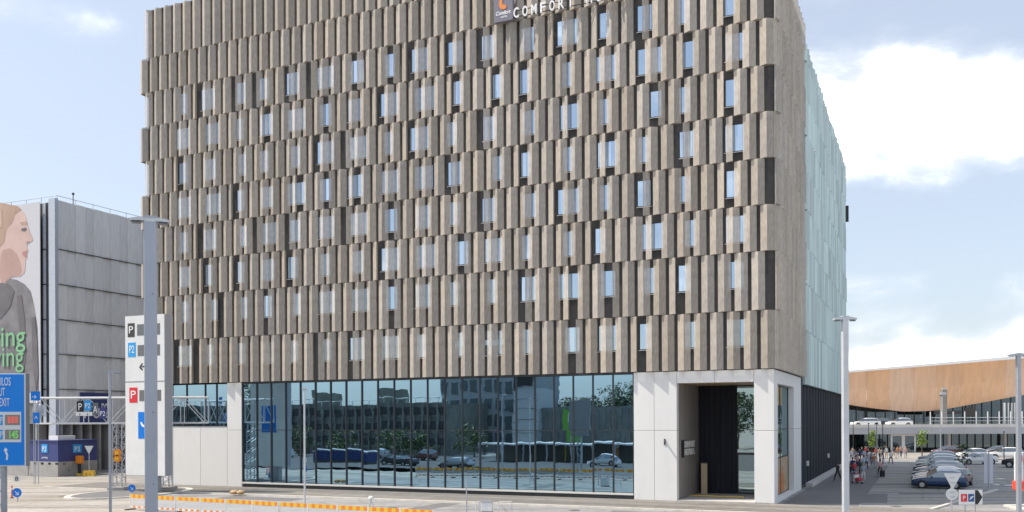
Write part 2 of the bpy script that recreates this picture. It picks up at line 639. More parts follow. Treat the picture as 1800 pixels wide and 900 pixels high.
def px_of(x, y, z):
    w = world_of(x, y, z)
    u0, v0 = w.x / w.y * FPX, -(w.z - CAM_H) / w.y * FPX
    return 900 + u0 * math.cos(ROLL) - v0 * math.sin(ROLL), CY + v0 * math.cos(ROLL) + u0 * math.sin(ROLL)


kinds = {}
for r in range(10):
    for k in range(50 if r % 2 else 49):
        kinds[(r, k)] = 'F'
for r, xs in L_CUT.items():
    for px in xs:
        t = -front_x(px, row_py(r, px), -D0)
        kinds[(r, round((t - row_start(r, 0)) / PITCH))] = 'L'
for r, xs in R_CUT.items():
    for px in xs:
        t = -front_x(px, row_py(r, px), -D1 + 0.05) + PB
        kinds[(r, round((t - row_start(r, 0)) / PITCH))] = 'R'

ranked = []
for (r, k), kd in kinds.items():
    h = Z[r] - Z[r + 1] - 0.045
    t = row_start(r, k)
    if r == 0 and t < 2.0:
        continue
    xx, y0 = px_of(-t + 0.5, -0.4, Z[r + 1])
    _, y1 = px_of(-t + 0.5, -0.4, Z[r])
    vis = max(0, min(900, y0) - max(0, y1))
    w = px_of(-t + 1.0, -0.4, Z[r])[0] - px_of(-t, -0.4, Z[r])[0]
    ranked.append((-vis * w * (1.0 if kd == 'F' else 0.5), r, k, kd, h, t))
ranked.sort()
proto = {}
far = MB()
for i, (_, r, k, kd, h, t) in enumerate(ranked):
    if i < 300:
        key = (kd, round(h, 3))
        if key not in proto:
            m_ = MB(); fold(m_, kd, h); proto[key] = m_.mesh("folded_panel", M_BRONZE)
        o = link("folded_panel", proto[key], hotel)
        o.location = (-t, RNG.uniform(-0.006, 0.006), Z[r + 1] + 0.01)
    else:
        fold(far, kd, h, ox=-t, oz=Z[r + 1] + 0.01)
tag(far.build("folded_panels", M_BRONZE, hotel), kind='stuff')

# -- the gable end: the same folded panels seen edge-on
g = MB()
for r in range(1, 10):
    z1 = min(Z[r], G_TOP)
    h = z1 - Z[r + 1] - 0.045
    for k in range(13):
        y0 = (0.50 if r % 2 else -0.12) + k * PITCH
        if y0 + 0.9 < 16.0:
            fold(g, 'F', h, ox=0.0, oy=y0, oz=Z[r + 1] + 0.01, swap=True)
tag(g.build("gable_panels", M_BRONZE, hotel), kind='stuff')
b = MB()
for r in range(1, 10, 2):      # the odd rows close the corner with a narrow return
    z1 = min(Z[r], G_TOP)
    b.prism([(0.07, -0.21), (0.20, -0.12), (0.24, 0.46), (0.07, 0.46)], 'z', Z[r + 1] + 0.01, z1 - 0.03)
tag(b.build("corner_trim", M_BRONZE, hotel), kind='stuff')

b = MB()
for r in range(1, 10, 2):
    b.box(-56.72, -56.02, -0.16, 0.7, Z[r + 1] + 0.02, Z[r] - 0.05)
tag(b.build("end_return", M_CLAD, hotel), kind='stuff')
# -- windows behind the mesh
for r, spans in WIN.items():
    zt, zb = Z[r] - 0.50, Z[r] - 2.42
    for (a, c) in spans:
        py = row_py(r, (a + c) / 2)
        x0, x1 = front_x(a, py, -0.02), front_x(c, py, -0.02)
        mid = (x0 + x1) / 2
        x0, x1 = min(x0 - 0.08, mid - 0.46), max(x1 + 0.08, mid + 0.46)
        w2, hh = (x1 - x0) / 2, zt - zb
        f = MB()
        f.box(-w2, -w2 + 0.05, -0.05, 0.015, 0, hh)
        f.box(w2 - 0.05, w2, -0.05, 0.015, 0, hh)
        f.box(-w2 + 0.05, w2 - 0.05, -0.05, 0.015, 0, 0.06)
        f.box(-w2 + 0.05, w2 - 0.05, -0.05, 0.015, hh - 0.06, hh)
        f.box(-w2 - 0.03, w2 + 0.03, -0.11, -0.052, -0.05, -0.01, mi=1)
        fo = f.build("window", [M_FRAME, M_SILL], hotel)
        fo.location = (mid, 0, zb)
        p = MB()
        p.box(-w2 + 0.052, w2 - 0.052, -0.028, -0.018, 0.062, hh - 0.062)
        p.build("pane", M_ROOM, fo)

# -- ground floor: curtain wall of tall panes
CX0, CX1 = front_x(425.5, 760), front_x(1113, 760)
NB = 23
bw = (CX1 - CX0) / NB
ZS, ZM, ZH = 0.52, 5.05, 9.10
for i in range(NB):
    for (z0, z1) in ((ZS, ZM), (ZM, ZH)):
        p = MB()
        p.box(-bw / 2 + 0.03, bw / 2 - 0.03, 0.0, 0.025, 0.02, z1 - z0 - 0.02)
        o = p.build("glass_pane", M_GLASS, hotel)
        o.location = (CX0 + bw * (i + 0.5), 0.16, z0)
        o.rotation_euler = (RNG.uniform(-.0022, .0022), 0, RNG.uniform(-.003, .003))
for i in range(NB + 1):
    m_ = MB()
    m_.box(-0.04, 0.04, 0.05, 0.30, ZS, ZH)
    m_.build("mullion", M_FRAME, hotel).location = (CX0 + bw * i, 0, 0)
b = MB()
b.box(CX0 + 0.045, CX1 - 0.045, 0.14, 0.28, ZM - 0.025, ZM + 0.025)
b.build("transom", M_FRAME, hotel)
b = MB()
b.box(CX0, CX1, 0.02, 0.5, ZH + 0.002, 9.235)
b.build("head_flashing", M_FRAME, hotel)
b = MB()
b.box(CX0 + 0.01, CX1 - 0.01, -0.03, 0.32, ZS - 0.14, ZS - 0.004)
b.build("sill", M_SILL, hotel)
b = MB()
b.box(CX0 + 0.01, CX1 - 0.01, 0.18, 0.6, 0.0, ZS - 0.142)
b.build("plinth", M_PLINTH, hotel)


def conc(x0, x1, y0, y1, z0, z1):
    m_ = MB()
    gq = 0.012
    m_.box(x0 + gq, x1 - gq, y0, y1, z0 + gq, z1 - gq)
    return bevel(m_.build("concrete_panel", M_CONC, hotel), 0.012, 1)


ZSEAM = 5.05
# white wall at the left end with its high window
WX0, WX1, WZ = front_x(300, 700), front_x(399, 700), front_z(399, 749)
xs = [-56.0, -53.2, -50.0, WX1]
for a, c in zip(xs, xs[1:]):
    conc(a, c, 0.0, 0.5, 0.0, WZ)
conc(WX1, CX0 - 0.04, 0.0, 0.5, 0.0, ZSEAM)
conc(WX1, CX0 - 0.04, 0.0, 0.5, ZSEAM, 9.22)
conc(-56.0, WX0, 0.0, 0.5, WZ, 9.22)
for a, c in zip([0, .27, .6, .8], [.27, .6, .8, 1.0]):
    x0, x1 = WX0 + (WX1 - WX0) * a, WX0 + (WX1 - WX0) * c
    p = MB()
    p.box(x0 + 0.03, x1 - 0.03, 0.20, 0.225, WZ + 0.03, 9.12)
    p.build("glass_pane", M_GLASS, hotel)
    m_ = MB()
    m_.box(x0 - 0.03, x0 + 0.03, 0.10, 0.3, WZ + 0.01, 9.12)
    m_.build("mullion", M_FRAME, hotel)
b = MB()
b.box(WX0, WX1, -0.04, 0.3, WZ - 0.005, WZ + 0.03)
b.build("sill", M_FRAME, hotel)
b = MB()
b.box(WX0, WX1, 0.35, 0.6, WZ + 0.04, 9.2)
b.build("head_flashing", M_FRAME, hotel)

# white entrance portal
PX0, PX1, PX2 = front_x(1114, 760), front_x(1190, 760), front_x(1325.5, 760)
ZO = front_z(1258, 672.5)
pm = PX0 + (PX1 - PX0) * 0.48
for a, c in ((PX0, pm), (pm, PX1)):
    conc(a, c, 0.0, 0.56, 0.0, ZSEAM)
    conc(a, c, 0.0, 0.56, ZSEAM, 9.22)
for a, c in ((PX1, (PX1 + PX2) / 2), ((PX1 + PX2) / 2, PX2)):
    conc(a, c, 0.0, 0.56, ZO, 9.22)
GY1 = gable_y(1367.5, 760)
GY2 = gable_y(1396, 760)
GY3 = gable_y(1408.5, 760)
conc(PX2, 0.0, 0.0, GY1, 0.0, ZSEAM)
conc(PX2, 0.0, 0.0, GY1, ZSEAM, 9.22)
gm = (GY1 + GY2) / 2
conc(-0.56, 0.0, GY1, gm, ZO - 0.1, 9.22)
conc(-0.56, 0.0, gm, GY2, ZO - 0.1, 9.22)
conc(-0.56, 0.0, GY2, GY3, 0.0, ZSEAM)
conc(-0.56, 0.0, GY2, GY3, ZSEAM, 9.22)
conc(-0.56, 0.0, GY1, GY2, 0.0, 0.30)

RD = 6.8
b = MB()
b.box(PX1 - 0.3, -0.57, 0.57, RD, ZO + 0.02, ZO + 0.3)
b.build("soffit", M_SOFFIT, hotel)
n = 8
for i in range(n):
    y0, y1 = 0.57 + (RD - 0.57) * i / n, 0.57 + (RD - 0.57) * (i + 1) / n
    m_ = MB(); m_.box(PX1 - 0.06, PX1 + 0.0, y0 + 0.012, y1 - 0.012, 0.16, ZO)
    m_.build("recess_board", M_RECESS, hotel)
GX = front_x(1295, 760, RD)
n = 7
for i in range(n):
    x0, x1 = PX1 + 0.02 + (GX - PX1) * i / n, PX1 + 0.02 + (GX - PX1) * (i + 1) / n
    m_ = MB(); m_.box(x0 + 0.012, x1 - 0.012, RD, RD + 0.08, 0.16, ZO)
    m_.build("charcoal_board", M_CHAR, hotel)
b = MB()
b.box(PX1 - 0.4, -0.57, RD + 0.1, RD + 0.3, 0.0, ZO + 0.3)
b.build("recess_back", M_CLAD, hotel)
M_DOORGLASS = glass_mat("door_glass", (0.62, 0.80, 0.84), 0.62, (0.03, 0.035, 0.035), wave=0.004, wscale=0.5)
M_WOODPANEL = mat("poster_wood", (0.42, 0.31, 0.19), rough=0.45, vary=0.3, nscale=2.5)
M_FLAME = mat("poster_orange", (0.55, 0.20, 0.05), rough=0.4, vary=0.5, nscale=2.0)
for (a, c) in ((GX + 0.06, (GX - 0.6) / 2), ((GX - 0.6) / 2, -0.62)):
    m_ = MB(); m_.box(a, c, RD - 0.02, RD + 0.02, 3.3, ZO - 0.05)
    m_.build("glass_pane", M_DOORGLASS, hotel)
    m_ = MB()
    m_.box(a, a + 0.07, RD - 0.05, RD + 0.04, 0.16, 3.2); m_.box(c - 0.07, c, RD - 0.05, RD + 0.04, 0.16, 3.2)
    m_.box(a + .07, c - .07, RD - 0.05, RD + 0.04, 3.12, 3.2); m_.box(a + .07, c - .07, RD - 0.05, RD + 0.04, 0.16, 0.3)
    d = m_.build("door", M_FRAME, hotel)
    m_ = MB(); m_.box(a + .072, c - .072, RD - 0.01, RD + 0.01, 0.302, 3.118)
    m_.build("door_glass", M_DOORGLASS, d)
    m_ = MB(); m_.tube((c - 0.2, RD - 0.1, 0.9), (c - 0.2, RD - 0.1, 1.8), 0.02)
    m_.build("handle", M_ALU, d)
b = MB(); b.box(GX, -0.58, RD - 0.06, RD + 0.05, 3.2, 3.3); b.build("transom", M_FRAME, hotel)
# glass in the side opening
for (z0, z1, mm) in ((0.36, 2.95, M_WOODPANEL), (3.05, 5.02, M_DOORGLASS), (5.10, ZO - 0.12, M_DOORGLASS)):
    m_ = MB(); m_.box(-0.50, -0.47, GY1 + 0.05, GY2 - 0.05, z0, z1)
    m_.build("glass_pane" if mm is M_DOORGLASS else "poster_panel", mm, hotel)
for z in (0.30, 2.96, 5.03):
    m_ = MB(); m_.box(-0.53, -0.44, GY1 + 0.02, GY2 - 0.02, z, z + 0.06); m_.build("transom", M_FRAME, hotel)
m_ = MB()
m_.prism([(GY1 + 3.4, 0.4), (GY1 + 6.2, 0.4), (GY1 + 6.6, 1.0), (GY1 + 5.6, 2.3), (GY1 + 5.0, 1.5), (GY1 + 4.3, 2.1), (GY1 + 3.6, 1.1)], 'x', -0.465, -0.455)
m_.build("poster_print", M_FLAME, hotel)
for (y0) in (GY1 + 0.02, (GY1 + GY2) / 2, GY2 - 0.08):
    m_ = MB(); m_.box(-0.54, -0.43, y0, y0 + 0.06, 0.37, ZO - 0.1); m_.build("mullion", M_FRAME, hotel)

b = MB(); b.box(PX1 + 0.01, -0.02, 0.0, RD, 0.0, 0.15)
b.build("porch_floor", M_PORCH, hotel)

# charcoal flank with upright boards, pale end pier, low ledge
CY0, CY1 = GY3 + 0.02, 57.6
n = 36
for i in range(n):
    y0, y1 = CY0 + (CY1 - CY0) * i / n, CY0 + (CY1 - CY0) * (i + 1) / n
    m_ = MB(); m_.box(-0.5, -0.06 - 0.03 * (i % 2), y0 + 0.015, y1 - 0.015, 0.25, 9.2)
    m_.build("charcoal_board", M_CHAR, hotel)
b = MB(); b.box(-0.5, -0.10, CY0, CY1, 0.0, 0.24); b.build("plinth", M_PLINTH, hotel)
b = MB(); b.box(-0.5, 0.05, CY1 + 0.02, 59.0, 0.0, 9.22); b.build("end_pier", M_CONC, hotel)
b = MB(); b.box(-0.04, 0.55, GY3 + 3.0, CY1, 0.0, 0.34); bevel(b.build("ledge", M_PORCH, hotel), 0.02)
for (px, py) in ((1418, 821), (1455, 807)):
    yy = gable_y(px, py, -0.05)
    m_ = MB(); m_.box(-0.05, 0.12, yy - 0.2, yy + 0.2, 0, 0.42)
    o = m_.build("wall_light", M_WHITE, hotel); o.location = (0, 0, CAM_H - (py - CY) / FPX * world_of(0, yy).y)

# pale green folded glass on the rear block, staggered row by row
g = MB()
GP = 1.05
for r in range(9):
    z1 = [37.2, 36.0, 32.87, 29.74, 26.6, 23.47, 20.34, 17.2, 13.22][r]
    z0 = [36.0, 32.87, 29.74, 26.6, 23.47, 20.34, 17.2, 13.22, 8.7][r]
    for k in range(41):
        y0 = 16.6 + (0.52 if r % 2 else 0.0) + k * GP
        if y0 + GP > 59.3:
            continue
        jit = RNG.uniform(-0.05, 0.05) + 0.10
        pr = [(-0.25, y0), (0.02 + jit, y0 + 0.02), (0.28 + jit, y0 + 0.52), (0.02 + jit, y0 + 1.02), (-0.25, y0 + 1.03)]
        zt = z1 - 0.09 + (RNG.uniform(0, 0.35) if r == 0 else 0)
        g.prism(pr, 'z', z0, zt)
tag(g.build("glass_lamellas", M_LAMEL, hotel), kind='stuff')
b = MB(); b.box(-0.55, -0.1, 15.7, 16.55, 9.3, 37.4); b.build("shadow_gap", M_CLAD, hotel)
b = MB(); b.box(0.25, 0.6, 59.3, 59.7, 30.6, 32.6); b.build("roof_vent", M_FRAME, hotel)
b = MB()
for i in range(6):
    b.tube((-LEN + 1.2 + i * 7, 0.4, Z[0]), (-LEN + 1.2 + i * 7, 0.4, Z[0] + 0.35 + 0.3 * (i % 2)), 0.03)
b.build("lightning_rod", M_ALU, hotel)

# -- hotel lettering high on the front
sign = thing("hotel_sign", "white capital letters of the hotel name high on the bronze front", "sign", world_of(0, 0, 0), -YAW)
YS = -0.80
xc, xt = front_x(907.5, 22, YS), front_x(1003, 5, YS)
sp = (xt - xc) / 6
zb = front_z(907.5, 31.0, YS); hh = front_z(907.5, 13.0, YS) - zb
for i, ch in enumerate("COMFORT HOTEL"):
    if ch != ' ':
        text(ch, hh * 1.38, M_LETTER, sign, (xc + sp * i, YS, zb), "letter", width=hh * 0.56, center=True, depth=0.12, bold=0.016)
b = MB(); b.box(xc - 0.4, xc + sp * 12 + 0.5, YS + 0.12, YS + 0.18, zb + 0.1, zb + 0.15); b.box(xc - 0.4, xc + sp * 12 + 0.5, YS + 0.12, YS + 0.18, zb + hh - 0.2, zb + hh - 0.15)
b.build("rail", M_FRAME, sign)
M_LOGO = mat("logo_board_grey", (0.20, 0.19, 0.23), rough=0.4)
M_ORANGE = mat("logo_orange", (0.80, 0.26, 0.06), rough=0.4)
lx0, lx1 = front_x(868, 20, YS), front_x(901.5, 20, YS)
lz = front_z(870, 40.5, YS)
board = thing("logo_board", "dark grey square logo board with orange swirl hung left of the white hotel letters", "sign", world_of(lx0, YS, lz), -YAW)
lw = lx1 - lx0
b = MB(); b.box(0, lw, 0, 0.3, 0, lw * 1.28); bevel(b.build("board", M_LOGO, board), 0.03)
pts = []
for i in range(15):
    a = math.radians(70 + i * 17)
    pts.append((lw * 0.52 + lw * 0.24 * math.cos(a), lw * 0.86 + lw * 0.30 * math.sin(a)))
for i in range(15):
    a = math.radians(70 + (14 - i) * 17)
    pts.append((lw * 0.58 + lw * 0.13 * math.cos(a), lw * 0.93 + lw * 0.17 * math.sin(a)))
b = MB(); b.prism(pts, 'y', -0.03, -0.004); b.build("swirl", M_ORANGE, board)
text("Comfort", 0.4, M_LETTER, board, (lw * 0.5, -0.012, lw * 0.33), width=lw * 0.78, center=True, bold=0.01, shear=0.15)
text("HOTEL", 0.2, M_LETTER, board, (lw * 0.55, -0.012, lw * 0.17), width=lw * 0.35, center=True, bold=0.005)

# -- entrance sign, mat-rail, wall bracket, standing column
es = thing("entrance_sign", "small projecting plate with two rows of white letters on the brown recess wall", "sign",
           world_of(PX1 + 0.02, 1.2, front_z(1206, 801, 2.2)), -YAW)
b = MB(); b.box(0, 0.14, 0, 0.32, -0.1, 1.15); b.build("backing", M_BLACK, es)
for i, s_ in enumerate(("HOTEL", "COMFORT")):
    t_ = text(s_, 0.6, M_LETTER, es, (0.06, 0.55, 0.05 + i * 0.56), width=3.4, depth=0.05, bold=0.03)
    t_.rotation_euler = (0, 0, math.pi / 2)
cm = thing("wall_camera", "tiny grey camera bracket on the white pier left of the entrance", "camera", world_of(front_x(1168.5, 780), 0, front_z(1168.5, 782)), -YAW)
b = MB(); b.box(-0.05, 0.05, -0.05, 0, 0, 0.42); b.build("bracket", M_FRAME, cm)
b = MB(); b.tube((0, -0.04, 0.3), (0.12, -0.5, 0.22), 0.07, 0.05); b.build("lens_tube", M_FRAME, cm)
sx, sy = front_x(1238, 800, 5.6), 5.6
st = thing("timber_column", "pale timber info column standing against the dark back of the entrance recess", "column", world_of(sx, sy, 0.15), -YAW)
b = MB(); b.box(-0.22, 0.22, -0.15, 0.15, 0, 2.35); bevel(b.build("post", mat("pale_timber", (0.50, 0.40, 0.27), rough=0.6, vary=0.15, nscale=4, stretch=(3, 3, .4)), st), 0.02)
b = MB(); b.box(-0.24, 0.24, -0.17, 0.17, 2.35, 2.42); b.build("cap", M_FRAME, st)
yl = thing("yellow_rail", "thin yellow guide rail lying along the porch floor inside the entrance", "rail", world_of(PX1 + 0.1, 3.5, 0.15), -YAW)
b = MB(); b.box(0, 3.9, -0.03, 0.03, 0.02, 0.10); b.tube((0.1, 0, 0), (0.1, 0, 0.05), 0.02); b.tube((3.7, 0, 0), (3.7, 0, 0.05), 0.02)
b.build("bar", mat("yellow_paint", (0.72, 0.48, 0.08), rough=0.5), yl)
# ------------------------------------------------------------------ the ground, roads and pavements
M_ASPH = mat("asphalt", (0.305, 0.297, 0.295), rough=0.9, vary=0.16, nscale=0.5, bump=0.3, bscale=30, dirt=((0.345, 0.32, 0.285), 0.07, 0.46, 0.62))
M_ROAD = mat("pale_road", (0.38, 0.348, 0.312), rough=0.9, vary=0.10, nscale=0.4, bump=0.25, bscale=30, dirt=((0.34, 0.30, 0.25), 0.12, 0.5, 0.68))
M_PAVE = mat("paving", (0.225, 0.207, 0.186), rough=0.9, vary=0.13, nscale=0.7, bump=0.2, bscale=25, dirt=((0.22, 0.19, 0.155), 0.25, 0.5, 0.7))
M_KERB = mat("kerb_stone", (0.62, 0.58, 0.52), rough=0.8, vary=0.12, nscale=1.5)
M_MARK = mat("road_paint", (0.72, 0.70, 0.66), rough=0.7, vary=0.12, nscale=3, dirt=((0.35, 0.33, 0.3), 2.0, 0.55, 0.75))
M_PATCH = mat("asphalt_patch", (0.16, 0.155, 0.155), rough=0.9, vary=0.12, nscale=0.8)
b = MB(); b.box(-2500, 2500, -700, 6000, -0.5, 0.0)
tag(b.build("ground", M_ASPH), kind='structure')


def wear(m, crack=True):
    """tyre streaks, fine cracks and grit on a road material"""
    t = m.node_tree
    b_ = t.nodes['Principled BSDF']
    src = b_.inputs['Base Color'].links[0].from_socket
    tcn = N(t, 'ShaderNodeTexCoord')
    rot = N(t, 'ShaderNodeMapping')
    rot.inputs['Rotation'].default_value = (0, 0, YAW)
    rot.inputs['Scale'].default_value = (0.035, 0.9, 1)
    t.links.new(tcn.outputs['Object'], rot.inputs[0])
    nz = N(t, 'ShaderNodeTexNoise'); nz.inputs['Scale'].default_value = 1.0; nz.inputs['Detail'].default_value = 6
    t.links.new(rot.outputs[0], nz.inputs['Vector'])
    mr = N(t, 'ShaderNodeMapRange'); mr.inputs[1].default_value, mr.inputs[2].default_value, mr.inputs[3].default_value, mr.inputs[4].default_value = 0.35, 0.62, 0.66, 1.08
    t.links.new(nz.outputs['Fac'], mr.inputs[0])
    vo = N(t, 'ShaderNodeTexVoronoi', feature='DISTANCE_TO_EDGE'); vo.inputs['Scale'].default_value = 0.22
    ns = N(t, 'ShaderNodeTexNoise'); ns.inputs['Scale'].default_value = 0.8; ns.inputs['Detail'].default_value = 5
    t.links.new(tcn.outputs['Object'], ns.inputs['Vector'])
    mixv = N(t, 'ShaderNodeMix', data_type='RGBA'); mixv.inputs[0].default_value = 0.25
    t.links.new(tcn.outputs['Object'], mixv.inputs[6]); t.links.new(ns.outputs['Color'], mixv.inputs[7])
    t.links.new(mixv.outputs[2], vo.inputs['Vector'])
    ck = N(t, 'ShaderNodeMapRange'); ck.inputs[1].default_value, ck.inputs[2].default_value, ck.inputs[3].default_value, ck.inputs[4].default_value = 0.0, 0.012, 0.62, 1.0
    t.links.new(vo.outputs['Distance'], ck.inputs[0])
    gr = N(t, 'ShaderNodeTexNoise'); gr.inputs['Scale'].default_value = 2.6; gr.inputs['Detail'].default_value = 8; gr.inputs['Roughness'].default_value = 0.75
    t.links.new(tcn.outputs['Object'], gr.inputs['Vector'])
    g2 = N(t, 'ShaderNodeMapRange'); g2.inputs[1].default_value, g2.inputs[2].default_value, g2.inputs[3].default_value, g2.inputs[4].default_value = 0.3, 0.7, 0.74, 1.2
    t.links.new(gr.outputs['Fac'], g2.inputs[0])
    k_ = math_node(t, 'MULTIPLY', math_node(t, 'MULTIPLY', mr.outputs[0], ck.outputs[0]) if crack else mr.outputs[0], g2.outputs[0])
    vm = N(t, 'ShaderNodeVectorMath', operation='SCALE')
    t.links.new(src, vm.inputs[0]); t.links.new(k_, vm.inputs['Scale'])
    t.links.new(vm.outputs[0], b_.inputs['Base Color'])


wear(M_ASPH); wear(M_ROAD); wear(M_PAVE, False)


def hotel_struct(name, mb, m):
    o = mb.build(name, m)
    o.location, o.rotation_euler = CORNER, (0, 0, -YAW)
    return tag(o, kind='structure')


b = MB(); b.box(-62, 34, -6.2, 0.0, -0.2, 0.10)
hotel_struct("pavement", b, M_PAVE)
b = MB()
for i in range(64):
    b.box(-62 + i * 1.5 + 0.008, -62 + (i + 1) * 1.5 - 0.008, -6.45, -6.2, -0.2, 0.125)
hotel_struct("kerb", b, M_KERB)
M_DARKROAD = mat('dark_asphalt', (0.085, 0.085, 0.09), rough=0.9, vary=0.2, nscale=0.5)
b = MB(); b.box(-150, 8, -78, -27, -0.2, 0.004)
hotel_struct('far_road', b, M_DARKROAD)
b = MB(); b.box(0.3, 5.2, 0.02, 58, 0.0, 0.012)
hotel_struct("flank_path", b, M_PATCH)
# pale roadway at the left
pts = [G(-420, 842), G(225, 838), G(262, 862), G(262, 905), G(262, 960), G(-420, 960)]
b = MB(); b.prism([(p.x, p.y) for p in pts], 'z', -0.1, 0.004)
tag(b.build("left_road", M_ROAD), kind='structure')
# traffic island under the gantry
c = G(222, 869)
pl = []
for i in range(28):
    a = 2 * math.pi * i / 28
    v = RX * (3.4 * math.cos(a)) + RB * (6.5 * math.sin(a) * (1 if math.sin(a) > 0 else 0.8))
    pl.append((c.x + v.x, c.y + v.y))
b = MB(); b.prism(pl, 'z', -0.1, 0.11)
tag(b.build("traffic_island", M_KERB), kind='structure')
pl2 = [(c.x + (x - c.x) * 0.88, c.y + (y - c.y) * 0.93) for x, y in pl]
b = MB(); b.prism(pl2, 'z', 0.0, 0.125)
tag(b.build("island_surface", M_PATCH), kind='structure')
# paler ground strip painting in far sunlight, kerb line, dashes, patches on the right
b = MB(); b.prism([(p.x, p.y) for p in (G(1500, 806), G(2100, 808), G(2100, 796), G(1500, 796))], 'z', -0.1, 0.006)
tag(b.build("painted_sun_strip", M_ROAD), kind='structure')
b = MB()
k0, k1 = G(1636, 897), G(1752, 862)
d = (k1 - k0); n = Vector((-d.y, d.x, 0)).normalized() * 0.12
b.prism([tuple((q)[:2]) for q in (k0 - n, k1 - n, k1 + n, k0 + n)], 'z', -0.1, 0.11)
tag(b.build("kerb_line", M_KERB), kind='structure')
b = MB()
for (px, py) in ((1757, 841), (1755, 852), (1768, 853), (1781, 853)):
    q = G(px, py)
    b.box(q.x - 0.25, q.x + 0.25, q.y - 0.7, q.y + 0.7, 0.0, 0.005)
for i in range(9):
    q = G(1668, 858) + RB * (2.6 * i)
    e = q - RX * 0.2
    f = RX * 4.8
    b.prism([tuple(z[:2]) for z in (q - RB * .06, q + f - RB * .06, q + f + RB * .06, q + RB * .06)], 'z', -0.05, 0.005)
tag(b.build("road_markings", M_MARK), kind='structure')
b = MB()
for (x0, x1, y0, y1) in ((1470, 1560, 868, 884), (1500, 1700, 850, 853), (1580, 1660, 866, 869)):
    b.prism([tuple(G(px, py)[:2]) for (px, py) in ((x0, y1), (x1, y1), (x1, y0), (x0, y0))], 'z', -0.05, 0.004)
tag(b.build("road_patch", M_PATCH), kind='structure')
pi = G(1797, 893)
b = MB(); b.prism([(pi.x - 1.3, pi.y - 2.2), (pi.x + 3, pi.y - 2.8), (pi.x + 3, pi.y + 2), (pi.x - 0.6, pi.y + 1.2)], 'z', -0.1, 0.12)
tag(b.build("sign_island", M_KERB), kind='structure')

# repaired strips, manhole covers and gully grates in the road before the hotel
M_IRON = mat("cast_iron", (0.07, 0.065, 0.06), rough=0.7, vary=0.3, nscale=5)
b = MB()
for (x0, x1, y0, y1) in ((-40, -33, -9.5, -7.2), (-22, -20.4, -14, -6.5), (-9, 2, -8.6, -7.4), (4, 9, -10, -6.6), (-52, -47, -8.6, -7.0)):
    b.box(x0, x1, y0, y1, -0.1, 0.004)
hotel_struct("asphalt_repair", b, M_PATCH)
for i, (px, py) in enumerate(((470, 889), (690, 893), (1010, 897), (1300, 896), (110, 872), (1575, 890))):
    g_ = G(px, py)
    b = MB(); b.tube((g_.x, g_.y, -0.05), (g_.x, g_.y, 0.009), 0.36, seg=16)
    tag(b.build("manhole_cover", M_IRON), kind='structure')
# tactile edge and slab joints of the pavement
b = MB()
for i in range(60):
    b.box(-62 + i * 1.6, -62 + i * 1.6 + 0.02, -6.19, -0.05, 0.0, 0.1015)
for y in (-1.5, -3.1, -4.7):
    b.box(-62, 33, y, y + 0.02, 0.0, 0.1015)
hotel_struct("pavement_joints", b, M_PATCH)
# ------------------------------------------------------------------ left: the parking building
def plane_hit(px, py, org, nrm):
    o = Vector((0, 0, CAM_H))
    d = P(px, py, 1.0) - o
    k = (Vector(org) - o).dot(nrm) / d.dot(nrm)
    return o + d * k


M_GREYP = mat("grey_perforated", (0.82, 0.81, 0.80), rough=0.6, metal=0.0, vary=0.10, nscale=1.2, stretch=(4, 4, 0.5), per_object=0.09, bump=0.3, bscale=30)
M_PALEBLUE = mat("pale_blue_metal", (0.52, 0.56, 0.62), rough=0.45, metal=0.2, vary=0.08)
M_NAVY = mat("navy_paint", (0.05, 0.065, 0.21), rough=0.5, vary=0.12)
M_BLUE = mat("sign_blue", (0.0, 0.20, 0.72), rough=0.35)
M_CYAN = mat("emblem_cyan", (0.03, 0.36, 0.78), rough=0.35)
M_GREYC = mat("grey_concrete", (0.40, 0.385, 0.365), rough=0.85, vary=0.15, nscale=0.7, dirt=((0.26, 0.25, 0.235), 0.6, 0.5, 0.72))
M_RED = mat("sign_red", (0.72, 0.03, 0.04), rough=0.4)
M_GALV = mat("galvanised_steel", (0.46, 0.48, 0.52), rough=0.42, metal=0.55, vary=0.08, nscale=2)
M_PALEGALV = mat("pale_galvanised", (0.66, 0.67, 0.68), rough=0.45, metal=0.3, vary=0.08)
M_DISPLAY = mat("dark_display", (0.16, 0.165, 0.17), rough=0.3)
M_ORG = mat("signal_orange", (0.80, 0.25, 0.02), rough=0.45)
M_YEL = mat("signal_yellow", (0.80, 0.50, 0.05), rough=0.45)

pk_loc = P(98, 740, 105); pk_loc.z = 0
pk = thing("parking_building", "tall grey panelled parking building with a giant portrait banner on its left face", "building", pk_loc, -YAW)
PH = 31.2


def pk_local(p):
    d = p - pk_loc
    return Vector((d.dot(RX), d.dot(RB), p.z))


b = MB(); b.box(-60, -0.25, 0.25, 45, 5.6, PH - 0.3); b.build("wall", M_GREYC, pk)
b = MB(); b.box(-60, -1.6, 1.6, 45, 0, 5.55); b.build("lower_wall", M_CLAD, pk)
lv = [5.7, 9.55, 13.55, 17.5, 21.5, 25.5, PH - 0.1]
for i in range(13):
    y0 = 0.35 + i * 1.27
    for z0, z1 in zip(lv, lv[1:]):
        m_ = MB(); m_.box(-0.24, 0.0 - 0.10 * (i % 2), y0 + 0.012, y0 + 1.258, z0 + 0.035, z1 - 0.035)
        m_.build("facade_panel", M_GREYP, pk)
for z in lv[1:-1]:
    b = MB(); b.box(-0.22, 0.10, 0.3, 17, z - 0.03, z + 0.03); b.build("floor_band", M_FRAME, pk)
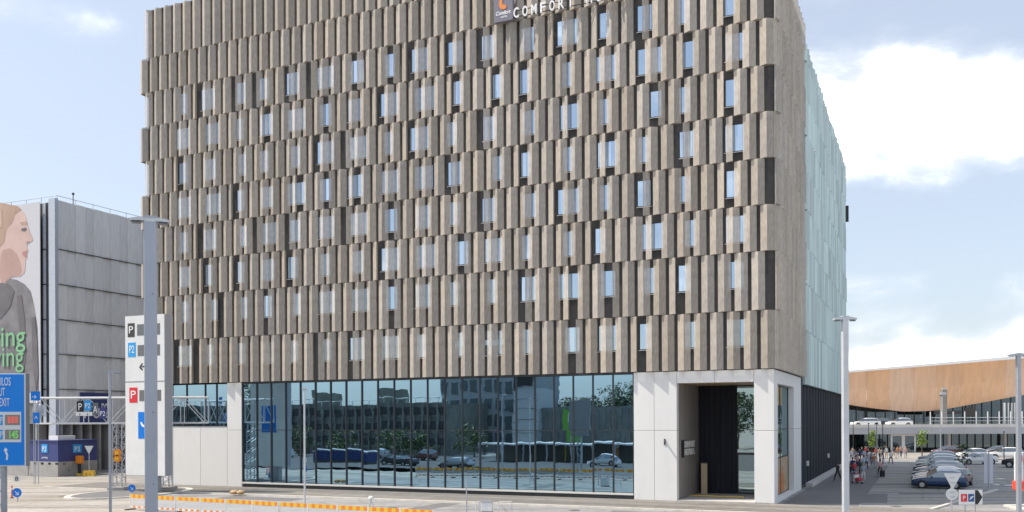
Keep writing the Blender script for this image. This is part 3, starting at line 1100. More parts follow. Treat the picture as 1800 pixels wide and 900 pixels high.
# corner pillar, dark strip painting the stair gap's shade and banner on the left face
xl = lambda px: pk_local(plane_hit(px, 500, pk_loc, RB)).x
b = MB(); b.box(xl(87), 0.12, -0.1, 0.34, 0.0, PH); b.build("corner_pillar", M_PALEBLUE, pk)
b = MB(); b.box(xl(71), xl(86), 0.05, 0.24, 5.6, PH - 0.4); b.build("painted_stair_shade", M_CLAD, pk)
b = MB(); b.box(xl(76), xl(81), -0.05, 0.04, 5.6, PH - 0.4); b.build("stair_column", M_PALEBLUE, pk)
for z in lv[1:-1]:
    b = MB(); b.box(xl(71), xl(87), -0.12, -0.06, z - 0.06, z + 0.06); b.build("floor_band", M_FRAME, pk)
M_BANNER = mat("banner_cloth", (0.62, 0.62, 0.65), rough=0.8, vary=0.03)
M_SKIN_P = mat("banner_skin", (0.62, 0.45, 0.40), rough=0.8, vary=0.14, nscale=0.25)
M_HAIR_P = mat("banner_hair", (0.46, 0.32, 0.245), rough=0.8, vary=0.25, nscale=0.8, stretch=(1, 1, .3))
M_COAT_P = mat("banner_coat", (0.22, 0.21, 0.22), rough=0.8, vary=0.35, nscale=0.4)
M_GREEN_P = mat("banner_green", (0.24, 0.52, 0.28), rough=0.8)
ban = lambda px, py: pk_local(plane_hit(px, py, pk_loc - RB * 0.5, RB))
b = MB(); b.box(ban(-95, 500).x, ban(70.5, 500).x, -0.5, -0.42, 8.0, ban(60, 356).z); b.build("banner", M_BANNER, pk)


def banner_shape(name, pts, m, lay):
    q = [ban(*p) for p in pts]
    mb = MB(); mb.prism([(v.x, v.z) for v in q], 'y', -0.5 - 0.012 * lay, -0.502 - 0.012 * (lay - 1)); mb.build(name, m, pk)


banner_shape("print_coat", [(-90, 560), (-40, 500), (-8, 492), (10, 488), (30, 492), (44, 500), (54, 512), (60, 535), (66, 575), (68, 640), (69, 690), (-90, 690)], M_COAT_P, 1)
banner_shape("print_face", [(-30, 400), (10, 372), (30, 368), (41, 372), (46, 382), (49, 396), (53, 408), (58.5, 421), (56, 425), (49, 427), (48, 433), (50, 440), (47, 446), (48, 452), (45, 457), (45, 468),
                            (43, 480), (36, 486), (22, 487), (12, 494), (6, 506), (-30, 520)], M_SKIN_P, 2)
banner_shape("print_hair", [(-70, 380), (-20, 352), (10, 358), (30, 362), (38, 368), (26, 378), (22, 392), (12, 402), (8, 425), (-4, 440), (-20, 500), (-70, 520)], M_HAIR_P, 3)
M_SKIN_D = mat("banner_skin_shade", (0.50, 0.33, 0.29), rough=0.8, vary=0.12, nscale=0.3)
M_HAIR_L = mat("banner_hair_light", (0.56, 0.41, 0.32), rough=0.8, vary=0.2, nscale=0.6)
M_COAT_D = mat("banner_coat_dark", (0.16, 0.15, 0.16), rough=0.8, vary=0.2, nscale=0.5)
M_LIP = mat("banner_lip", (0.52, 0.25, 0.23), rough=0.8)
banner_shape("print_cheek", [(5, 440), (18, 436), (30, 446), (36, 462), (38, 476), (34, 484), (22, 486), (12, 492), (4, 502), (-2, 470)], M_SKIN_D, 3)
banner_shape("print_brow", [(36, 391), (47, 389), (49, 394), (46, 396), (38, 396)], M_HAIR_P, 3)
banner_shape("print_eye", [(38, 402), (46, 400), (48, 404), (44, 407), (38, 406)], M_COAT_D, 3)
banner_shape("print_lips", [(40, 443), (47, 440), (49, 442), (47, 446), (48, 450), (45, 453), (40, 448)], M_LIP, 3)
banner_shape("print_nostril", [(46, 424), (52, 424), (51, 427), (46, 427)], M_SKIN_D, 4)
for k_ in range(7):
    banner_shape("print_strand", [(-30 + k_ * 5, 360 + k_ * 2), (-26 + k_ * 5, 358 + k_ * 2), (-14 + k_ * 3, 400), (-20 + k_ * 3, 430 - k_ * 5), (-24 + k_ * 3, 426)], M_HAIR_L, 4 + k_ * 0.2)
banner_shape("print_scarf", [(-30, 505), (4, 497), (16, 500), (26, 512), (18, 540), (2, 560), (-30, 570)], M_COAT_D, 4)
banner_shape("print_lapel", [(30, 520), (38, 518), (44, 560), (46, 620), (40, 680), (34, 690), (36, 600)], M_COAT_D, 4)
banner_shape("print_sleeve", [(56, 560), (62, 556), (66, 600), (68, 660), (64, 690), (58, 640)], M_COAT_D, 5)
for s_, px1, py0, sz, bo in (("ring", 46, 610, 1.0, 0.02), ("ving", 43, 645, 1.0, 0.0)):
    p1, p0 = ban(px1, py0), ban(-11, py0)
    text(s_, 3.4, M_GREEN_P, pk, (p0.x, -0.60, p0.z), "print_word", width=p1.x - p0.x, depth=0.02, bold=bo)
# roof rail
b = MB()
for k in range(1):
    b.tube((-60, 0.3, PH + 0.35 + k * .4), (0, 0.3, PH + 0.35 + k * .4), 0.035); b.tube((0, 0.3, PH + 0.35 + k * .4), (0, 40, PH + 0.35 + k * .4), 0.035)
for i in range(14):
    b.tube((0, 0.3 + i * 2.5, PH - 0.2), (0, 0.3 + i * 2.5, PH + 0.4), 0.03)
for i in range(1, 22):
    b.tube((-i * 2.5, 0.3, PH - 0.2), (-i * 2.5, 0.3, PH + 0.4), 0.03)
tag(b.build("roof_rail", M_GALV, pk), kind='stuff')
b = MB(); b.tube((-0.6, 3, PH), (-0.6, 3, PH + 1.2), 0.05); b.ball((-0.6, 3, PH + 1.2), 0.16); b.build("roof_mast", M_FRAME, pk)
for i in range(16):
    b = MB(); b.box(-1.55, -0.3, 0.9 + i * 1.35, 1.2 + i * 1.35, 0.0, 5.55); b.build("fin", M_GREYC, pk)
for i in range(9):
    b = MB(); b.box(-1.5 - i * 2.2, -1.2 - i * 2.2, 0.3, 1.55, 0.0, 5.55); b.build("fin", M_GREYC, pk)
# navy board with P letters low on the right face
y0, y1 = [pk_local(plane_hit(px, 715, pk_loc, RX)).y for px in (140, 190)]
zt, zb = plane_hit(150, 690, pk_loc, RX).z, plane_hit(150, 744, pk_loc, RX).z
b = MB(); b.box(0.02, 0.14, y0, y1, zb, zt); b.build("navy_board", M_NAVY, pk)
for i, s_ in enumerate(("P", "o", "P2")):
    t_ = text(s_, 2.6, M_LETTER, pk, (0.16, y0 + 0.5 + i * 1.25, zb + 0.6), "board_letter", width=1.0)
    t_.rotation_euler = (0, 0, math.pi / 2)

# entrance kiosk in front of it
ek_loc = G(102, 838)
ek = thing("entry_kiosk", "low navy blue parking entrance kiosk on a concrete base with white rooftop boxes", "kiosk", ek_loc, -YAW)
ekl = lambda p: Vector(((p - ek_loc).dot(RX), (p - ek_loc).dot(RB), p.z))
xL = ekl(plane_hit(50, 800, ek_loc, RB)).x
yR = ekl(plane_hit(171, 800, ek_loc, RX)).y
z0, z1 = plane_hit(102, 812, ek_loc, RB).z, plane_hit(102, 776, ek_loc, RB).z
b = MB(); b.box(xL, 0, 0, yR, 0, z0 - 0.01); bevel(b.build("base", M_GREYC, ek), 0.03)
b = MB(); b.box(xL + 0.05, -0.05, 0.05, yR, z0, z1); b.build("wall", M_NAVY, ek)
b = MB(); b.box(xL - 0.05, 0.05, -0.05, yR + .05, z1 + 0.003, z1 + 0.12); b.build("roof", M_NAVY, ek)
for (pxa, pxb) in ((80, 96),):
    b = MB(); b.box(ekl(plane_hit(pxa, 770, ek_loc, RB)).x, ekl(plane_hit(pxb, 770, ek_loc, RB)).x, 0.4, 1.2, z1 + 0.122, z1 + 0.6); b.build("rooftop_box", M_WHITE, ek)
ya, yb = [ekl(plane_hit(p, 770, ek_loc, RX)).y for p in (114, 137)]
b = MB(); b.box(-1.2, -0.4, ya, yb, z1 + 0.122, z1 + 0.6); b.build("rooftop_box", M_WHITE, ek)
for px, ax in ((78, 'y'), (136, 'x')):
    if ax == 'y':
        c = ekl(plane_hit(px, 790, ek_loc, RB)); b = MB(); b.box(c.x - 0.45, c.x + 0.45, 0.0, 0.04, c.z - 0.35, c.z + 0.55); b.build("emblem", M_CYAN, ek)
        text("P2", 0.75, M_LETTER, ek, (c.x, -0.012, c.z - 0.2), "emblem_text", width=0.6, center=True)
        text("parking", 0.3, M_LETTER, ek, (c.x, 0.03, c.z - 0.95), "emblem_text", width=0.9, center=True)
    else:
        c = ekl(plane_hit(px, 790, ek_loc, RX)); b = MB(); b.box(-0.04, 0.0, c.y - 0.55, c.y + 0.55, c.z - 0.35, c.z + 0.55); b.build("emblem", M_CYAN, ek)
        t_ = text("P2", 0.75, M_LETTER, ek, (0.012, c.y - 0.35, c.z - 0.2), "emblem_text", width=0.7); t_.rotation_euler = (0, 0, math.pi / 2)
for i in range(5):
    b = MB(); b.box(xL + 0.8 + i * 1.1, xL + 1.2 + i * 1.1, -0.02, 0.0, z0 - 0.3, z0 - 0.08); b.build("vent", M_BLACK, ek)

# low barrier wall left of the kiosk and dark hedge planter
w_loc = G(30, 842)
lw_ = thing("low_wall", "long low pale concrete wall running left from the navy kiosk", "wall", ek_loc + RX * (xL - 0.1), -YAW)
b = MB(); b.box(-22, 0, 0, 0.3, 0, 1.45); bevel(b.build("body", M_GREYC, lw_), 0.03)

# ticket column, yield sign on yellow base
tl = G(140, 836)
t = thing("ticket_machine", "orange ticket column with a raised barrier arm beside the kiosk", "machine", tl, -YAW)
b = MB(); b.box(-0.3, 0.3, -0.2, 0.2, 0, 0.25); b.build("base", M_YEL, t)
b = MB(); b.box(-0.12, 0.12, -0.12, 0.12, 0.25, 1.3); b.build("post", M_FRAME, t)
b = MB(); b.box(-0.42, 0.42, -0.25, 0.25, 1.3, 2.15); bevel(b.build("housing", M_ORG, t), 0.1)
b = MB(); b.box(-1.0, -0.43, -0.04, 0.04, 2.0, 2.12); b.build("arm", M_WHITE, t)


def disc(mb, c, r, t_, seg=24, mi=None):
    mb.prism([(c[0] + r * math.cos(2 * math.pi * i / seg), c[2] + r * math.sin(2 * math.pi * i / seg)) for i in range(seg)], 'y', c[1], c[1] + t_, mi)


def tri(mb, cx, zt, w, h, y0, y1, mi=None):
    mb.prism([(cx - w / 2, zt), (cx + w / 2, zt), (cx + 0.03, zt - h), (cx - 0.03, zt - h)], 'y', y0, y1, mi)


yl_ = G(157, 837)
t = thing("yield_sign", "pale yield sign on a slim post standing in yellow blocks by the kiosk", "sign", yl_)
b = MB(); b.tube((0, 0, 0.3), (0, 0, 3.2), 0.045); b.build("post", M_GALV, t)
b = MB(); tri(b, 0, 3.25, 0.95, 0.85, -0.08, -0.05); b.build("plate", mat("sign_back_grey", (0.70, 0.71, 0.72), rough=0.4, metal=0.4, vary=0.06), t)
for dx in (-0.42, 0, 0.42):
    b = MB(); b.prism([(dx - 0.19, 0), (dx + 0.19, 0), (dx + 0.12, 0.6), (dx - 0.12, 0.6)], 'y', -0.25, 0.25); b.build("ballast_block", M_YEL, t)

# ------------------------------------------------------------------ gantry
GD = 77.2
gx0, gx1 = P(62, 720, GD).x, P(360, 720, GD).x
gz1, gz0 = P(210, 699, GD).z, P(210, 744, GD).z
ga = thing("sign_gantry", "pale lattice gantry bridging the left road and ending before the hotel front", "gantry", (gx0, GD, 0))
W, HB = gx1 - gx0, gz1 - gz0
for y in (0, 0.9):
    for z in (gz0, gz1):
        b = MB(); b.tube((0, y, z), (W, y, z), 0.085 if z == gz1 else 0.075); b.build("chord", M_PALEGALV, ga)
n = 7
for i in range(n + 1):
    x = W * i / n
    for y in (0, 0.9):
        b = MB()
        b.tube((x, y, gz0), (x, y, gz1), 0.04)
        b.build("upright", M_PALEGALV, ga)
        if i < n:
            b = MB(); xa, xb_ = (x, x + W / n) if i % 2 else (x + W / n, x)
            b.tube((xa, y, gz0), (xb_, y, gz1), 0.035); b.build("brace", M_PALEGALV, ga)
    b = MB(); b.tube((x, 0, gz1), (x, 0.9, gz1), 0.03); b.tube((x, 0, gz0), (x, 0.9, gz0), 0.03)
    if i < n: b.tube((x, 0, gz1), (x + W / n, 0.9, gz1), 0.025)
    b.build("cross_tie", M_PALEGALV, ga)
for px in (205.5, 288):
    cx = P(px, 800, GD).x - gx0
    cw = 0.38
    for sx_ in (-cw, cw):
        for yy in (0.07, 0.83):
            b = MB(); b.tube((cx + sx_, yy, 0.1), (cx + sx_, yy, gz0), 0.05); b.build("column_leg", M_GALV, ga)
    b = MB()
    nz = 12
    for i in range(nz):
        z = 0.1 + (gz0 - 0.1) * i / nz; zz = z + (gz0 - 0.1) / nz
        s_ = 1 if i % 2 else -1
        for yy in (0.07, 0.83):
            b.tube((cx - s_ * cw, yy, z), (cx + s_ * cw, yy, zz), 0.025)
        for sx_ in (-cw, cw):
            b.tube((cx + sx_, 0.07 if s_ > 0 else 0.83, z), (cx + sx_, 0.83 if s_ > 0 else 0.07, zz), 0.025)
    tag(b.build("lattice", M_GALV, ga), kind='stuff')
    b = MB(); b.box(cx - 0.7, cx + 0.7, -0.35, 1.25, 0, 0.4); bevel(b.build("footing", M_GREYC, ga), 0.03)
for i in range(2):
    b = MB(); b.ball((-0.1 + 0.25 * i, 0.45, (gz0 + gz1) / 2), 0.35, 0.12, 0.8 - .2 * i); b.build("cable_loop", M_GALV, ga)


def flat_sign(name, label, px0, px1, py0, py1, depth, m, words=(), hang=None, cat="sign"):
    p0, p1 = P(px0, py1, depth), P(px1, py0, depth)
    o = thing(name, label, cat, (p0.x, depth, p0.z))
    w, h = p1.x - p0.x, p1.z - p0.z
    b = MB(); b.box(0, w, 0, 0.06, 0, h); b.build("plate", m, o)
    for (s_, fx, fz, fw, sz, mm) in words:
        text(s_, h * sz, mm, o, (w * fx, -0.008, h * fz), "sign_text", width=w * fw, center=True)
    b = MB()
    for fx in (0.25, 0.75):
        b.tube((w * fx, 0.1, 0 if hang is None else -hang), (w * fx, 0.1, h), 0.03)
    b.build("bracket", M_GALV, o)
    return o


flat_sign("gantry_sign", "small black square gantry sign with a white P, left of the blue one", 135, 147, 705, 724, GD - 0.2, M_BLACK, (("P", 0.5, 0.15, 0.5, 0.95, M_LETTER),))
flat_sign("gantry_sign", "small blue square gantry sign with white P2 lettering on the gantry", 148, 160, 704, 722, GD - 0.2, M_CYAN, (("P2", 0.5, 0.25, 0.7, 0.7, M_LETTER),))
flat_sign("gantry_plate", "white narrow gantry plate with black arrows below the P signs", 133, 162, 724, 731, GD - 0.2, M_WHITE, (("↓", 0.25, 0.1, 0.1, 1.0, M_BLACK), ("↓", 0.72, 0.1, 0.1, 1.0, M_BLACK)))
flat_sign("gantry_sign", "grey lane sign with pale A letter hung right of the blue gantry sign", 163, 172, 708, 730, GD - 0.2, M_DISPLAY, (("A", 0.5, 0.2, 0.8, 0.8, M_LETTER),))
flat_sign("gantry_sign", "round cornered dark P2 sign hung lowest on the gantry lattice", 175, 186, 716, 736, GD - 0.2, M_NAVY, (("P2", 0.5, 0.25, 0.8, 0.6, M_LETTER),))
bs = flat_sign("direction_sign", "small blue direction sign at the upper left end of the gantry", 54, 70, 688, 704, GD - 1.0, M_BLUE, (("→", 0.4, 0.2, 0.5, 0.6, M_LETTER),), hang=6.9)
bs = flat_sign("direction_sign", "small blue arrow sign lower on the gantry's left end with white arrow", 58, 69, 725, 744, GD - 1.3, M_BLUE, (("↑", 0.5, 0.1, 0.5, 0.8, M_LETTER),), hang=5.0)
# orange lanterns and round blue sign at the foot
cx = P(206, 800, GD - 0.4)
wl = thing("warning_lights", "pair of orange warning lamps fixed to the gantry's lattice column", "lamp", (cx.x, GD - 0.45, P(206, 812, GD).z))
for i in range(2):
    b = MB(); disc(b, (0.0, 0, 0.28 + i * 0.5), 0.3, 0.2, 14); b.build("lantern", M_ORG, wl)
    b = MB(); disc(b, (0.0, -0.04, 0.28 + i * 0.5), 0.17, 0.03, 12); b.build("lens", M_YEL, wl)
b = MB(); b.box(-0.05, 0.05, 0.2, 0.42, 0.1, 1.0); b.build("bracket", M_FRAME, wl)


def round_sign(label, px, py_c, py_base, r, m, inner=None, post_r=0.04, facing=-1):
    g_ = G(px, py_base)
    o = thing("round_sign", label, "sign", g_)
    zc = P(px, py_c, g_.y).z
    b = MB(); b.tube((0, 0.06, 0), (0, 0.06, zc + r * 0.8), post_r); b.build("post", M_GALV, o)
    b = MB(); disc(b, (0, -0.03, zc), r, 0.03); b.build("plate", m, o)
    if inner:
        text(inner, r * 1.5, M_LETTER, o, (0, -0.04, zc - r * 0.5), "sign_text", width=r * 0.8, center=True)
    return o


round_sign("round blue arrow sign leaning low at the foot of the gantry column", 232, 858, 868, 0.3, M_BLUE, "↘")
rs = round_sign("round blue keep right sign on a slim post at the lower left", 30, 866, 882, 0.34, M_BLUE, "↘")
g_ = G(30, 882)
b = MB(); b.box(-0.25, 0.25, -0.03, 0.02, P(30, 846, g_.y).z, P(30, 837, g_.y).z); b.build("number_plate", M_WHITE, rs)
text("8", 0.5, M_BLACK, rs, (0, -0.04, P(30, 846, g_.y).z + 0.02), "plate_text", width=0.25, center=True)
for px, lab in ((10, "left one of two pinkish red flexible bollards at the lower left"), (21, "right one of two pinkish red flexible bollards at the lower left")):
    g_ = G(px, 876)
    o = thing("bollard", lab, "bollard", g_, group="flexible bollards on the left road")
    b = MB(); b.tube((0, 0, 0.06), (0, 0, 0.98), 0.07, 0.055, 10); b.build("post", mat("bollard_red", (0.72, 0.16, 0.12), rough=0.5), o)
    b = MB(); b.tube((0, 0, 0.68), (0, 0, 0.80), 0.07, 0.068, 10); b.build("reflective_band", M_WHITE, o)
    b = MB(); b.tube((0, 0, 0), (0, 0, 0.06), 0.16, 0.13, 10); b.build("base", M_BLACK, o)

# ------------------------------------------------------------------ big blue direction sign at the left edge
BD = 40.0
p0, p1 = P(-70, 820, BD), P(45, 656, BD)
bs = thing("blue_information_sign", "big bright blue exit sign with white words and two lit parking displays", "sign", (p0.x, BD, p0.z))
w, h = p1.x - p0.x, p1.z - p0.z
b = MB(); b.box(0, w, 0.0, 0.34, 0, h); bevel(b.build("cabinet", mat("cabinet_grey", (0.26, 0.27, 0.29), rough=0.5, metal=0.3, vary=0.08), bs), 0.02)
b = MB(); b.box(0.0, w, -0.03, -0.002, 0, h); b.build("border", M_WHITE, bs)
b = MB(); b.box(0.05, w - 0.05, -0.045, -0.031, 0.05, h - 0.05); b.build("face", mat("information_blue", (0.0, 0.26, 0.85), rough=0.35), bs)
k = w / 115.0
fx = lambda px: (px + 70) * k
fz = lambda py: (820 - py) * k
for s_, x1, yb_ in (("ULOS", 20, 679), ("UT", 10, 697), ("EXIT", 18, 715)):
    text(s_, 0.5, M_LETTER, bs, (fx(0 if s_ != "ULOS" else -2), -0.055, fz(yb_)), "sign_word", width=(x1 - (0 if s_ != "ULOS" else -2)) * k, depth=0.012)
b = MB(); b.box(fx(-40), fx(38), -0.06, -0.046, fz(778), fz(725)); b.build("display_board", M_WHITE, bs)
M_LEDR = mat("led_red", (0.75, 0.16, 0.12), rough=0.4, emit=0.25)
M_LEDG = mat("led_green", (0.20, 0.62, 0.14), rough=0.4, emit=0.3)
M_LEDB = mat("display_warm_grey", (0.30, 0.27, 0.24), rough=0.4)
for ya, yb_, mm, tx in ((730, 748, M_LEDR, ""), (756, 773, M_LEDG, "145")):
    b = MB(); b.box(fx(-30), fx(6), -0.068, -0.061, fz(yb_), fz(ya)); b.build("display_emblem", M_CYAN, bs)
    text("P", 0.4, M_LETTER, bs, (fx(2), -0.075, fz(yb_ - 3)), "emblem_text", width=4 * k)
    b = MB(); b.box(fx(10), fx(36), -0.068, -0.061, fz(yb_), fz(ya)); b.build("display", M_LEDB, bs)
    if tx:
        text(tx, 0.45, mm, bs, (fx(18), -0.075, fz(yb_ - 2)), "display_text", width=15 * k, bold=0.01)
    else:
        for c_ in range(3):
            b = MB(); b.box(fx(15 + c_ * 6.3), fx(20 + c_ * 6.3), -0.075, -0.0685, fz(745), fz(733)); b.build("display_text", M_LEDR, bs)
b = MB()
b.prism([(fx(11), fz(809)), (fx(14), fz(809)), (fx(15), fz(800)), (fx(13), fz(795)), (fx(12), fz(792)), (fx(15), fz(792)), (fx(10), fz(787)), (fx(7), fz(794)), (fx(9), fz(793)), (fx(10), fz(797)), (fx(12), fz(801))], 'y', -0.055, -0.0455)
b.build("arrow", M_LETTER, bs)
for px in (3, -55):
    b = MB(); b.box(fx(px) - 0.09, fx(px) + 0.09, 0.05, 0.25, -p0.z, -0.01); b.build("leg", M_GALV, bs)
    b = MB()
    for i in range(6):
        z = -p0.z + 0.3 + i * 0.6
        b.tube((fx(px) + 0.1, 0.15, z), (fx(px) - 0.6, 0.15, z + 0.5), 0.03)
    b.tube((fx(px) - 0.6, 0.15, -p0.z), (fx(px) - 0.6, 0.15, -0.01), 0.05)
    tag(b.build("leg_lattice", M_GALV, bs), kind='stuff')

# ------------------------------------------------------------------ white pylon sign
PD = 76.0
p0 = P(222, 835, PD); p0 = Vector((p0.x, PD, p0.z))
ps = thing("pylon_sign", "tall white pylon sign with parking symbols and grey displays behind the big lamp post", "sign", p0, -YAW)
psl = lambda px, py: (lambda q: Vector(((q - p0).dot(RX), 0, q.z - p0.z)))(plane_hit(px, py, p0, RB))
w = psl(290, 700).x
zt = psl(256, 554).z
zs = psl(256, 671).z
M_PYL = mat("pylon_white", (0.78, 0.775, 0.76), rough=0.4, vary=0.05, nscale=0.8, dirt=((0.62, 0.60, 0.57), 0.7, 0.58, 0.8))
M_PYLS = mat("pylon_side_grey", (0.42, 0.42, 0.45), rough=0.5, metal=0.2)
b = MB(); b.box(0, w, 0, 0.78, 0.0, zt); b.build("cabinet", M_PYLS, ps)
b = MB(); b.box(0.0, w, -0.05, -0.003, 0.02, zs - 0.05); b.build("lower_face", M_PYL, ps)
b = MB(); b.box(0.0, w, -0.05, -0.003, zs + 0.05, zt); b.build("upper_face", M_PYL, ps)
b = MB(); b.box(0.0, w, 0.783, 0.83, 0.02, zt); b.build("rear_face", M_PYL, ps)
b = MB(); b.box(w * .35, w * .75, 0.833, 0.85, zt * .25, zt * .45); b.build("rear_panel", M_BLUE, ps)
b = MB(); b.box(psl(258, 800).x, psl(274, 800).x, 0.1, 0.6, -p0.z, -0.003); b.build("foot", M_PYLS, ps)
M_DARKB = mat("pictogram_brown", (0.06, 0.05, 0.045), rough=0.4)


def pyl(name, x0, x1, y0, y1, m):
    a, c = psl(x0, y1), psl(x1, y0)
    b = MB(); b.box(a.x, c.x, -0.065, -0.051, a.z, c.z); b.build(name, m, ps)
    return a, c


for (x0, x1, y0, y1, m, tx) in ((225.5, 237.5, 568, 593, M_DARKB, "P"), (226, 239.5, 602, 628, M_CYAN, "P2"), (228.5, 242.5, 681, 708, M_RED, "P")):
    a, c = pyl("pictogram", x0, x1, y0, y1, m)
    text(tx, (c.z - a.z) * 0.75, M_LETTER, ps, ((a.x + c.x) / 2, -0.072, a.z + (c.z - a.z) * .28), "pictogram_text", width=(c.x - a.x) * .6, center=True)
for (x0, x1, y0, y1) in ((242, 282, 568, 590), (243, 282, 605, 626), (246, 284, 685, 705)):
    pyl("display", x0, x1, y0, y1, M_DISPLAY)
a, c = pyl("direction_panel", 244, 270, 724, 771, M_BLUE)
mb = MB()
cxm, czm, rr = a.x + (c.x - a.x) * .42, a.z + (c.z - a.z) * .62, (c.x - a.x) * .26
arc = [(cxm + rr * math.cos(math.radians(180 + q)), czm + rr * math.sin(math.radians(180 + q))) for q in range(0, 100, 10)]
arc += [(cxm + rr * .55 * math.cos(math.radians(180 + q)), czm + rr * .55 * math.sin(math.radians(180 + q))) for q in range(90, -10, -10)]
mb.prism(arc, 'y', -0.075, -0.066)
mb.build("white_arrow", M_LETTER, ps)
a = psl(246, 651)
text("←", 0.9, M_BLACK, ps, (a.x, -0.06, a.z), "arrow", width=psl(257, 651).x - a.x, bold=0.02)

# ------------------------------------------------------------------ lamp posts
def lamp_post(label, px, py_top, depth, width, arm_l, arm_r, square=True, m=None, head=True, base_z=0.0):
    tp = P(px, py_top, depth)
    o = thing("lamp_post", label, "street lamp", (tp.x, depth, base_z), group="lamp posts around the hotel")
    H = tp.z - base_z
    m = m or M_GALV
    r = width / 2
    b = MB()
    if square:
        b.box(-r, r, -r, r, 0.03, H)
        po = bevel(b.build("post", m, o), min(0.02, r * 0.3))
    else:
        b.tube((0, 0, 0.03), (0, 0, H), r, r * 0.8, 12)
        po = b.build("post", m, o, smooth=False)
    b = MB(); b.box(-r * 2, r * 2, -r * 2, r * 2, 0, 0.03); b.build("base_plate", m, o)
    if head:
        for s_, L in ((-1, arm_l), (1, arm_r)):
            if L:
                b = MB(); b.prism([(0.0, H - 0.05), (s_ * L * 0.3, H + 0.0), (s_ * L, H + 0.0 - 0.02 * L), (s_ * L, H + 0.045), (s_ * L * 0.3, H + 0.1), (0.0, H + 0.08)], 'y', -max(r, 0.1), max(r, 0.1))
                hd = b.build("lamp_head", M_PALEGALV if depth < 25 else m, o)
                b = MB(); b.box(s_ * L * 0.45, s_ * L * 0.92, -r * .7, r * .7, H - 0.045, H - 0.022); b.build("lens", M_DISPLAY, hd)
        b = MB(); b.box(-r * 1.1, r * 1.1, -r * 1.1, r * 1.1, H + 0.08, H + 0.12); b.build("cap", m, o)
    return o


M_POSTB = mat("post_blue_grey", (0.45, 0.475, 0.535), rough=0.4, metal=0.25, vary=0.05, nscale=1.2)
o = lamp_post("massive blue grey square lamp post with twin flat heads in front of the white pylon", 264, 390, 22.0, 0.285, 0.44, 0.42, True, M_POSTB)
o.rotation_euler = (0, 0, math.radians(20))
b = MB(); b.box(-0.06, 0.06, -0.152, -0.1425, 5.2, 5.55); b.build("access_hatch", M_POSTB, o)
for z_ in (4.4, 6.1, 8.9):
    b = MB(); b.tube((0.05, -0.1425, z_), (0.05, -0.156, z_), 0.012, seg=6); b.build("bolt", M_BLACK, o)
b = MB(); b.box(-0.145, 0.145, -0.145, 0.145, 7.62, 7.628); b.build("weld_seam", M_GALV, o)
lamp_post("thin pale lamp post with one short arm rising before the gantry at the left", 193, 655, 52.0, 0.17, 0, 0.62, False, M_GALV)
lamp_post("thin white lamp post standing in front of the left panes of glass wall", 535, 684, 57.0, 0.13, 0.15, 0.15, False, M_PALEGALV)
lamp_post("tall pale square lamp post with twin dark heads right of the hotel corner", 1485, 562, 30.0, 0.19, 0.36, 0.36, True, M_PALEGALV)
lamp_post("grey T topped lamp post at the right edge before the timber terminal", 1790, 625, 46.0, 0.2, 0.5, 0.5, True, M_GALV)
lamp_post("short slim grey post in front of the middle of glass wall", 820, 842, 58.0, 0.09, 0, 0, False, M_GALV, head=False)
# ------------------------------------------------------------------ orange barrier row
ORD = ["first", "second", "third", "fourth", "fifth", "sixth", "seventh", "eighth", "ninth", "tenth", "eleventh", "twelfth"]
A = P(228, 870, 61.5); Bq = P(762, 899, 49.6)
A.z = Bq.z = 0
nb = 11
step = (Bq - A) / nb
ang = math.atan2(step.y, step.x)
SL = step.length
M_FENCEW = mat("fence_white", (0.74, 0.74, 0.74), rough=0.5)
bo = MB()
ns = 8
for i in range(ns):
    x0 = 0.06 + (SL - 0.12) * i / ns; x1 = 0.06 + (SL - 0.12) * (i + 1) / ns
    bo.box(x0, x1, -0.015, 0.015, 0.80, 1.03, mi=i % 2)
board_me = bo.mesh("board", [M_YEL, M_ORG])
lo = MB()
for i in range(ns):
    x0 = 0.06 + (SL - 0.12) * i / ns; x1 = 0.06 + (SL - 0.12) * (i + 1) / ns
    lo.box(x0, x1, -0.015, 0.015, 0.16, 0.28, mi=i % 2)
low_me = lo.mesh("lower_board", [M_FENCEW, M_ORG])
me_ = MB()
nv = 30
for i in range(nv + 1):
    x = 0.07 + (SL - 0.14) * i / nv
    me_.box(x - 0.014, x + 0.014, -0.008, 0.008, 0.29, 0.79)
for z in (0.42, 0.66):
    me_.box(0.05, SL - 0.05, 0.009, 0.02, z - 0.012, z + 0.012)
mesh_me = me_.mesh("fence_bars", M_FENCEW)
po = MB()
po.box(-0.02, 0.02, -0.02, 0.02, 0, 1.06)
post_me = po.mesh("post", M_FENCEW)
fo = MB(); fo.box(-0.06, 0.06, -0.4, 0.4, 0, 0.07)
foot_me = fo.mesh("foot", M_BLACK)
for i in range(nb):
    o = thing("barrier_fence", "%s orange and white striped barrier section from the left end of the row" % ORD[i], "barrier", A + step * i, ang + RNG.uniform(-.035, .035), "striped barrier sections along the road")
    link("board", board_me, o); link("lower_board", low_me, o)
    tag(link("fence_bars", mesh_me, o), kind='stuff')
    for x in (0.05, SL - 0.05):
        link("post", post_me, o).location = (x, 0, 0); link("foot", foot_me, o).location = (x, 0, 0)

# roll of sacking left on the pavement
g_ = G(417, 869, 0.1)
o = thing("sandbags", "two tan sandbags left on the pavement before the white wall", "sandbag", g_, -YAW)
M_SACK = mat("sacking", (0.50, 0.33, 0.18), rough=0.9, vary=0.25, nscale=6, bump=0.5, bscale=12)
for dx, rx in ((-0.32, 0.36), (0.34, 0.33)):
    b = MB(); b.ball((dx, 0, 0.16), rx, 0.3, 0.17, 12, 8); b.build("sack", M_SACK, o, smooth=True)

